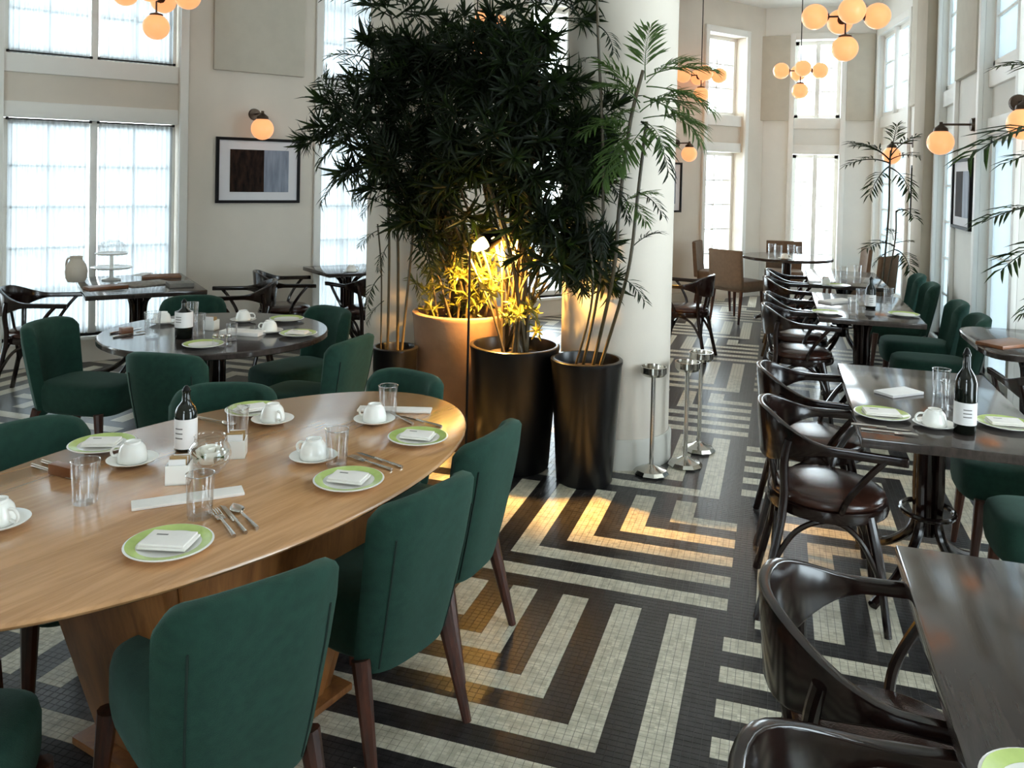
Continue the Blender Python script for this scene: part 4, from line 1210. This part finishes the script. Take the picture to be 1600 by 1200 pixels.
def napkin(p, rz, label, size=(0.105, 0.075, 0.012), z=TZ + 0.0145, mark=True):
    t = thing('folded_napkin', label, 'napkin', (p[0], p[1], z), rz, 'folded white napkins')
    L, w, h = size
    MB().box((0, 0, h * 0.25), (L, w, h * 0.45)).build('lower_fold', M_linen, t, bevel=0.002)
    MB().box((-L * 0.02, w * 0.02, h * 0.72), (L * 0.94, w * 0.92, h * 0.45)).build('upper_fold', M_linen, t, bevel=0.002)
    if mark: MB().box((-L * 0.2, w * 0.18, h * 0.95 + 0.0006), (L * 0.24, w * 0.06, 0.0006)).build('stitched_mark', M_ink, t, smooth=False)
    return t
def setting_cup(u, v, where, rz=PI, z=TZ):
    p = at(u, v, z + 0.01)
    SAUCER.put((p.x, p.y, z), 0, 'white saucer under the upturned cup %s' % where, 'saucer', 'white saucers')
    CUP.put((p.x, p.y, z + 0.0085), rz, 'upturned white coffee cup %s' % where, 'cup', 'white coffee cups')
def tumb(u, v, where, scale=1.0):
    p = at(u, v, TZ); TUMB.put((p.x, p.y, TZ), 0, 'clear glass tumbler %s' % where, 'glass', 'clear tumblers', scale if scale != 1 else None)
def bottle(u, v, label, h=0.235, r=0.036, lab=(0.03, 0.12), stop='pourer'):
    p = at(u, v, TZ)
    t = thing('dark_bottle', label, 'bottle', (p.x, p.y, TZ), 0, 'dark oil bottles')
    MB().lathe([(0, 0), (r - 0.004, 0), (r, 0.004), (r, h * 0.62), (r * 0.8, h * 0.70), (0.013, h * 0.79), (0.012, h * 0.93), (0.014, h * 0.935), (0.014, h * 0.96), (0, h * 0.96)], 30).build('bottle_body', M_bottle, t, angle=50)
    MB().lathe([(r + 0.0004, lab[0]), (r + 0.0009, lab[0]), (r + 0.0009, lab[1]), (r + 0.0004, lab[1])], 30, ring=True).build('paper_label', M_paper, t)
    MB().lathe([(0.012, h * 0.95), (0.013, h * 0.96), (0.009, h), (0.004, h * 1.03), (0, h * 1.03)], 14).build('stopper', M_black, t)
    # faint printed lines facing the room
    for k in range(3):
        MB().add([((r + 0.0014) * math.sin(a), -(r + 0.0014) * math.cos(a), lab[0] + (lab[1] - lab[0]) * (0.35 + 0.16 * k) + dz) for dz in (0, 0.004) for a in (-0.35, -0.1, 0.15, 0.4)],
                 [(j, j + 1, j + 5, j + 4) for j in range(3)]).build('printed_line', M_ink, t, smooth=False)
    return t
def sugar_box(u, v, label, rz=0.3):
    p = at(u, v, TZ)
    t = thing('sugar_box', label, 'sugar box', (p.x, p.y, TZ), rz, 'sugar boxes')
    mb = MB()
    mb.span((-0.032, -0.032, 0), (0.032, 0.032, 0.004))
    for a, b in (((-0.032, -0.032, 0), (-0.028, 0.032, 0.055)), ((0.028, -0.032, 0), (0.032, 0.032, 0.055)), ((-0.028, -0.032, 0), (0.028, -0.028, 0.055)), ((-0.028, 0.028, 0), (0.028, 0.032, 0.055))):
        mb.span(a, b)
    mb.build('box', M_china, t, smooth=False)
    for k in range(7):
        y = -0.022 + k * 0.0072
        MB().box((rp.uniform(-0.004, 0.004), y, 0.036 + rp.uniform(0, 0.008)), (0.046, 0.004, 0.062), rp.uniform(-0.1, 0.1)).build('sachet', M_sachet if k % 3 else M_paper, t, smooth=False)
    return t
def slab_paper(name, u1, v1, u2, v2, w, label, cat, h=0.006, z=TZ, m=None, group=None):
    a, b = at(u1, v1, z), at(u2, v2, z); d = b - a; c = (a + b) / 2
    o = MB().box((0, 0, h / 2), (d.length, w, h)).build(name, m or M_linen, None, bevel=min(0.002, h * 0.3), loc=(c.x, c.y, z), rz=math.atan2(d.y, d.x))
    tag(o, label, cat, group)
    return o

# --- oval table
W_ = 'on the oval table '
p = plate(264, 850, 'lime-rimmed plate nearest the viewer on the oval table'); napkin(p, 0.25, 'white napkin on the plate nearest the viewer on the oval table', (0.115, 0.085, 0.013))
p = plate(545, 750, 'lime-rimmed plate beside the near middle chair of the oval table'); napkin(p, 0.1, 'white napkin on the plate by the near middle chair')
p = plate(653, 683, 'lime-rimmed plate at the yellow-glinting end of the oval table'); napkin(p, 0.1, 'white napkin on the plate at the glinting table end')
p = plate(396, 640, 'lime-rimmed plate at the back edge of the oval table'); napkin(p, 0.9, 'white napkin on the plate at the back edge of the oval table')
p = plate(160, 694, 'lime-rimmed plate at the left back edge of the oval table'); napkin(p, 0.4, 'white napkin on the plate at the left back edge')
setting_cup(490, 714, 'left of the middle tumbler on the oval table', 3.0)
setting_cup(585, 656, 'toward the far end of the oval table', 3.0)
setting_cup(426, 656, 'next to the back-edge plate of the oval table', -0.5)
setting_cup(207, 719, 'left of the bottle on the oval table', 3.4)
setting_cup(-4, 816, 'cut by the left edge of the view', 0.0)
tumb(133, 785, 'standing alone at the left of the oval table')
tumb(312, 808, 'before the long napkin on the oval table')
tumb(371, 690, 'behind the sugar box and flower on the oval table')
tumb(526, 728, 'beside the cup in the middle of the oval table')
tumb(606, 650, 'beside the far cup on the oval table')
bottle(290, 703, 'small dark bottle with white label on the oval table', h=0.20, r=0.034, lab=(0.012, 0.105))
sugar_box(280, 752, 'white sugar box nearer the viewer, left of the flower bowl', 0.5)
sugar_box(368, 712, 'white sugar box right of the flower bowl', 0.5)
slab_paper('long_napkin', 205, 793, 380, 768, 0.06, 'long folded white napkin across the oval table', 'napkin', 0.008, group='long folded napkins')
slab_paper('long_napkin', 560, 640, 674, 643, 0.06, 'long folded white napkin at the far end of the oval table', 'napkin', 0.008, group='long folded napkins')
p = at(327, 738, TZ)
vase = thing('bowl_vase', 'clear round glass bowl vase on the oval table', 'vase', (p.x, p.y, TZ))
prof = [(0.0, 0.002), (0.03, 0.001)] + [(0.062 * math.sin(a), 0.055 - 0.055 * math.cos(a)) for a in [0.6 + 0.25 * k for k in range(8)]] + [(0.042, 0.106), (0.045, 0.11)]
MB().lathe(prof, 32, ring=True).build('glass_bowl', M_tglass, vase, angle=70)
fl_ = thing('white_rose', 'white rose floating in the round glass bowl', 'flower', (p.x, p.y, TZ + 0.03))
for k in range(14):
    a = k * 2.4; r_ = 0.008 + 0.0022 * k; tilt = 0.25 + 0.06 * k
    V = []; F = []
    for i in range(5):
        for j in range(4):
            u_ = (i / 4 - 0.5) * 0.042; v_ = j / 3 * 0.038
            x = r_ + v_ * math.sin(tilt) + 0.3 * (u_ ** 2) / 0.02 * -1; y = u_ * (1 - 0.35 * (j / 3 - 0.5) ** 2); z = v_ * math.cos(tilt) - 0.002 * k * 0.5
            V.append((x * math.cos(a) - y * math.sin(a), x * math.sin(a) + y * math.cos(a), z + 0.012))
    for i in range(4):
        for j in range(3): F.append((i * 4 + j, i * 4 + 4 + j, i * 4 + 5 + j, i * 4 + 1 + j))
    MB().add(V, F).build('petal', M_rose, fl_, angle=80)
for k in range(3):
    mb = MB(); leaflet(mb, Vector((0.01, 0, 0.01)), Vector((math.cos(k * 2 + 2.2), math.sin(k * 2 + 2.2), 0.35)).normalized(), Vector((0, 0, 1)), 0.05, 0.024)
    mb.build('rose_leaf', M_leafl, fl_, smooth=False)
cut('fork', 366, 840, 335, 800, 'steel fork nearest the plate by the viewer'); cut('knife', 384, 835, 350, 795, 'steel knife between the fork and spoon by the near plate')
cut('spoon', 402, 828, 365, 792, 'steel spoon right of the near cutlery on the oval table')
cut('knife', 628, 732, 570, 712, 'steel knife by the near middle plate on the oval table'); cut('fork', 612, 736, 556, 718, 'steel fork by the near middle plate on the oval table')
cut('knife', 690, 668, 640, 655, 'steel knife at the glinting end of the oval table'); cut('fork', 645, 664, 612, 648, 'steel fork at the glinting end of the oval table')
cut('knife', 50, 728, 112, 748, 'steel knife at the left back of the oval table'); cut('fork', 66, 722, 128, 742, 'steel fork at the left back of the oval table')
cut('spoon', 310, 654, 352, 662, 'steel spoon behind the flower bowl on the oval table')
slab_paper('menu_block', 82, 738, 116, 746, 0.03, 'small dark wooden block at the left of the oval table', 'block', 0.03, m=M_tray)

# --- bottle table
p = plate(1378, 647, 'lime-rimmed plate left on the bottle table'); napkin(p, 0.1, 'white napkin on the left plate of the bottle table', (0.13, 0.085, 0.012))
p = plate(1572, 662, 'lime-rimmed plate right on the bottle table'); napkin(p, 0.1, 'white napkin on the right plate of the bottle table', (0.12, 0.085, 0.012))
setting_cup(1460, 663, 'beside the bottle on the bottle table', 3.3)
bottle(1507, 676, 'tall dark bottle with white label on the aisle table', h=0.30, r=0.037, lab=(0.035, 0.115))
tumb(1484, 640, 'behind the cup on the bottle table'); tumb(1470, 618, 'farther back on the bottle table')
slab_paper('menu_card', 1380, 618, 1428, 612, 0.10, 'white menu card lying on the bottle table', 'menu', 0.012, m=M_paper)
cut('knife', 1330, 664, 1405, 672, 'steel knife at the corner of the bottle table'); cut('fork', 1345, 672, 1415, 680, 'steel fork at the corner of the bottle table')
# --- near bare table
p = plate(1652, 1248, 'lime-rimmed plate at the bottom right corner of the view')
# --- round-cornered table at the right edge
slab_paper('serving_tray', 1545, 542, 1600, 536, 0.16, 'brown wooden tray on the round-cornered table', 'tray', 0.018, m=M_tray)
# --- round table
rt = 'on the round table'
bottle(287, 528, 'dark bottle with a white label on the round table', h=0.20, r=0.045, lab=(0.06, 0.14))
setting_cup(380, 500, 'at the back of the round table', 0.5); setting_cup(421, 517, 'at the right of the round table', 3.2)
setting_cup(255, 503, 'at the back left of the round table', 3.2)
tumb(238, 526, 'at the left of the round table', 1.15); tumb(310, 523, 'right of the bottle on the round table'); tumb(362, 533, 'at the front of the round table', 0.8)
tumb(300, 503, 'behind the bottle on the round table')
p = plate(318, 538, 'lime-rimmed plate at the front of the round table'); p = plate(466, 521, 'lime-rimmed plate at the right rim of the round table'); napkin(p, 0.2, 'white napkin on the plate at the right rim of the round table')
p = plate(448, 498, 'lime-rimmed plate at the back right of the round table')
slab_paper('long_napkin', 350, 520, 410, 524, 0.10, 'long folded white napkin in the middle of the round table', 'napkin', 0.02, group='long folded napkins')
for k, (u, v) in enumerate(((336, 541), (346, 542), (357, 541))):
    p = at(u, v, TZ)
    t = thing('salt_shaker', 'small steel-topped shaker, %s of three at the front of the round table' % ('leftmost', 'middle one', 'rightmost')[k], 'shaker', (p.x, p.y, TZ), 0, 'small shakers on the round table')
    MB().lathe([(0, 0), (0.014, 0), (0.016, 0.004), (0.013, 0.045), (0, 0.045)], 16).build('jar', M_tglass, t)
    MB().lathe([(0.0135, 0.044), (0.0145, 0.046), (0.0125, 0.06), (0.006, 0.066), (0, 0.067)], 16).build('shaker_cap', M_steel, t)
cut('knife', 172, 522, 204, 516, 'steel knife at the left of the round table'); cut('fork', 176, 528, 212, 522, 'steel fork at the left of the round table')
slab_paper('menu_block', 188, 521, 206, 519, 0.05, 'small dark red block at the left of the round table', 'block', 0.03, m=M_tray)
sugar_box(330, 515, 'white sugar box in the middle of the round table', 0.2)
# --- paper-strewn table by the double window
pj = at(119, 440, TZ)
jg = thing('stoneware_jug', 'pale stoneware jug on the paper-strewn table', 'jug', (pj.x, pj.y, TZ), 0)
MB().lathe([(0, 0), (0.06, 0), (0.075, 0.03), (0.08, 0.08), (0.068, 0.13), (0.045, 0.165), (0.042, 0.185), (0.048, 0.195), (0.044, 0.196), (0.038, 0.18), (0, 0.17)], 28).build('jug_body', M_jug, jg, angle=60)
MB().tube(smooth_path([(-0.044, 0, 0.175), (-0.085, 0, 0.17), (-0.10, 0, 0.11), (-0.078, 0, 0.06)], 5), 0.008, 8).build('jug_handle', M_jug, jg)
pk = at(174, 437, TZ)
ck = thing('cake_stand', 'two-tier white cake stand with glass dome by the double window', 'cake stand', (pk.x, pk.y, TZ))
MB().lathe([(0, 0), (0.07, 0), (0.072, 0.006), (0.015, 0.02), (0.013, 0.20), (0, 0.2)], 24).build('stem', M_china, ck)
for z, r_ in ((0.09, 0.15), (0.20, 0.12)):
    MB().lathe([(0, z), (r_ - 0.01, z), (r_, z + 0.008), (r_, z + 0.013), (r_ - 0.012, z + 0.008), (0, z + 0.008)], 36).build('tier', M_china, ck)
MB().lathe([(0.10, 0.209), (0.102, 0.25)] + [(0.102 * math.cos(a), 0.25 + 0.07 * math.sin(a)) for a in [0.2 * k for k in range(1, 8)]] + [(0, 0.32)], 32, ring=True).build('glass_dome', M_tglass, ck)
slab_paper('serving_tray', 134, 453, 196, 448, 0.12, 'brown wooden tray before the jug on the paper-strewn table', 'tray', 0.02, m=M_tray)
slab_paper('newspaper', 196, 447, 262, 441, 0.24, 'folded newspaper in the middle of the paper-strewn table', 'newspaper', 0.012, m=mat('newsprint', rgb(150, 140, 128), 0.8, noise=0.4, nscale=40))
slab_paper('paper_folder', 222, 434, 282, 432, 0.2, 'brown cardboard folder at the back of the paper-strewn table', 'folder', 0.016, m=mat('brown_card', rgb(128, 86, 56), 0.7, noise=0.2, nscale=20))
slab_paper('menu_card', 214, 431, 232, 427, 0.08, 'white card lying on the brown folder', 'menu', 0.006, z=TZ + 0.017, m=M_paper)
slab_paper('napkin_stack', 262, 448, 300, 446, 0.16, 'grey cloth bundle at the right end of the paper-strewn table', 'cloth', 0.03, m=mat('grey_cloth', rgb(128, 124, 116), 0.9, noise=0.2, nscale=30))
# --- small table by the window next to the column
pw = at(553, 424, TZ)
setting_cup(549, 424, 'on the small table by the column window', 0.3)
# --- second aisle table
p = plate(1292, 488, 'lime-rimmed plate at the near left of the second aisle table'); p = plate(1412, 491, 'lime-rimmed plate at the right of the second aisle table')
tumb(1333, 492, 'nearest on the second aisle table'); tumb(1345, 476, 'left of the bottle on the second aisle table'); tumb(1388, 474, 'right of the bottle on the second aisle table')
bottle(1360, 482, 'small dark bottle on the second aisle table', h=0.22, r=0.034, lab=(0.02, 0.1))
slab_paper('long_napkin', 1288, 474, 1326, 470, 0.12, 'folded white napkin at the left of the second aisle table', 'napkin', 0.015, group='long folded napkins')
# --- third aisle table
tumb(1300, 440, 'left on the third aisle table'); tumb(1318, 436, 'in the middle of the third aisle table'); tumb(1340, 434, 'right on the third aisle table')
p = plate(1310, 446, 'lime-rimmed plate on the third aisle table')
sugar_box(1290, 446, 'white sugar box at the near corner of the third aisle table', 0.1)
# --- far round table
for k, (u, v) in enumerate(((1206, 399), (1216, 402), (1236, 401), (1250, 404))):
    tumb(u, v, 'on the far round table, %s from the left' % ('first', 'second', 'third', 'fourth')[k], 1.2)
setting_cup(1226, 404, 'on the far round table', 0.3)
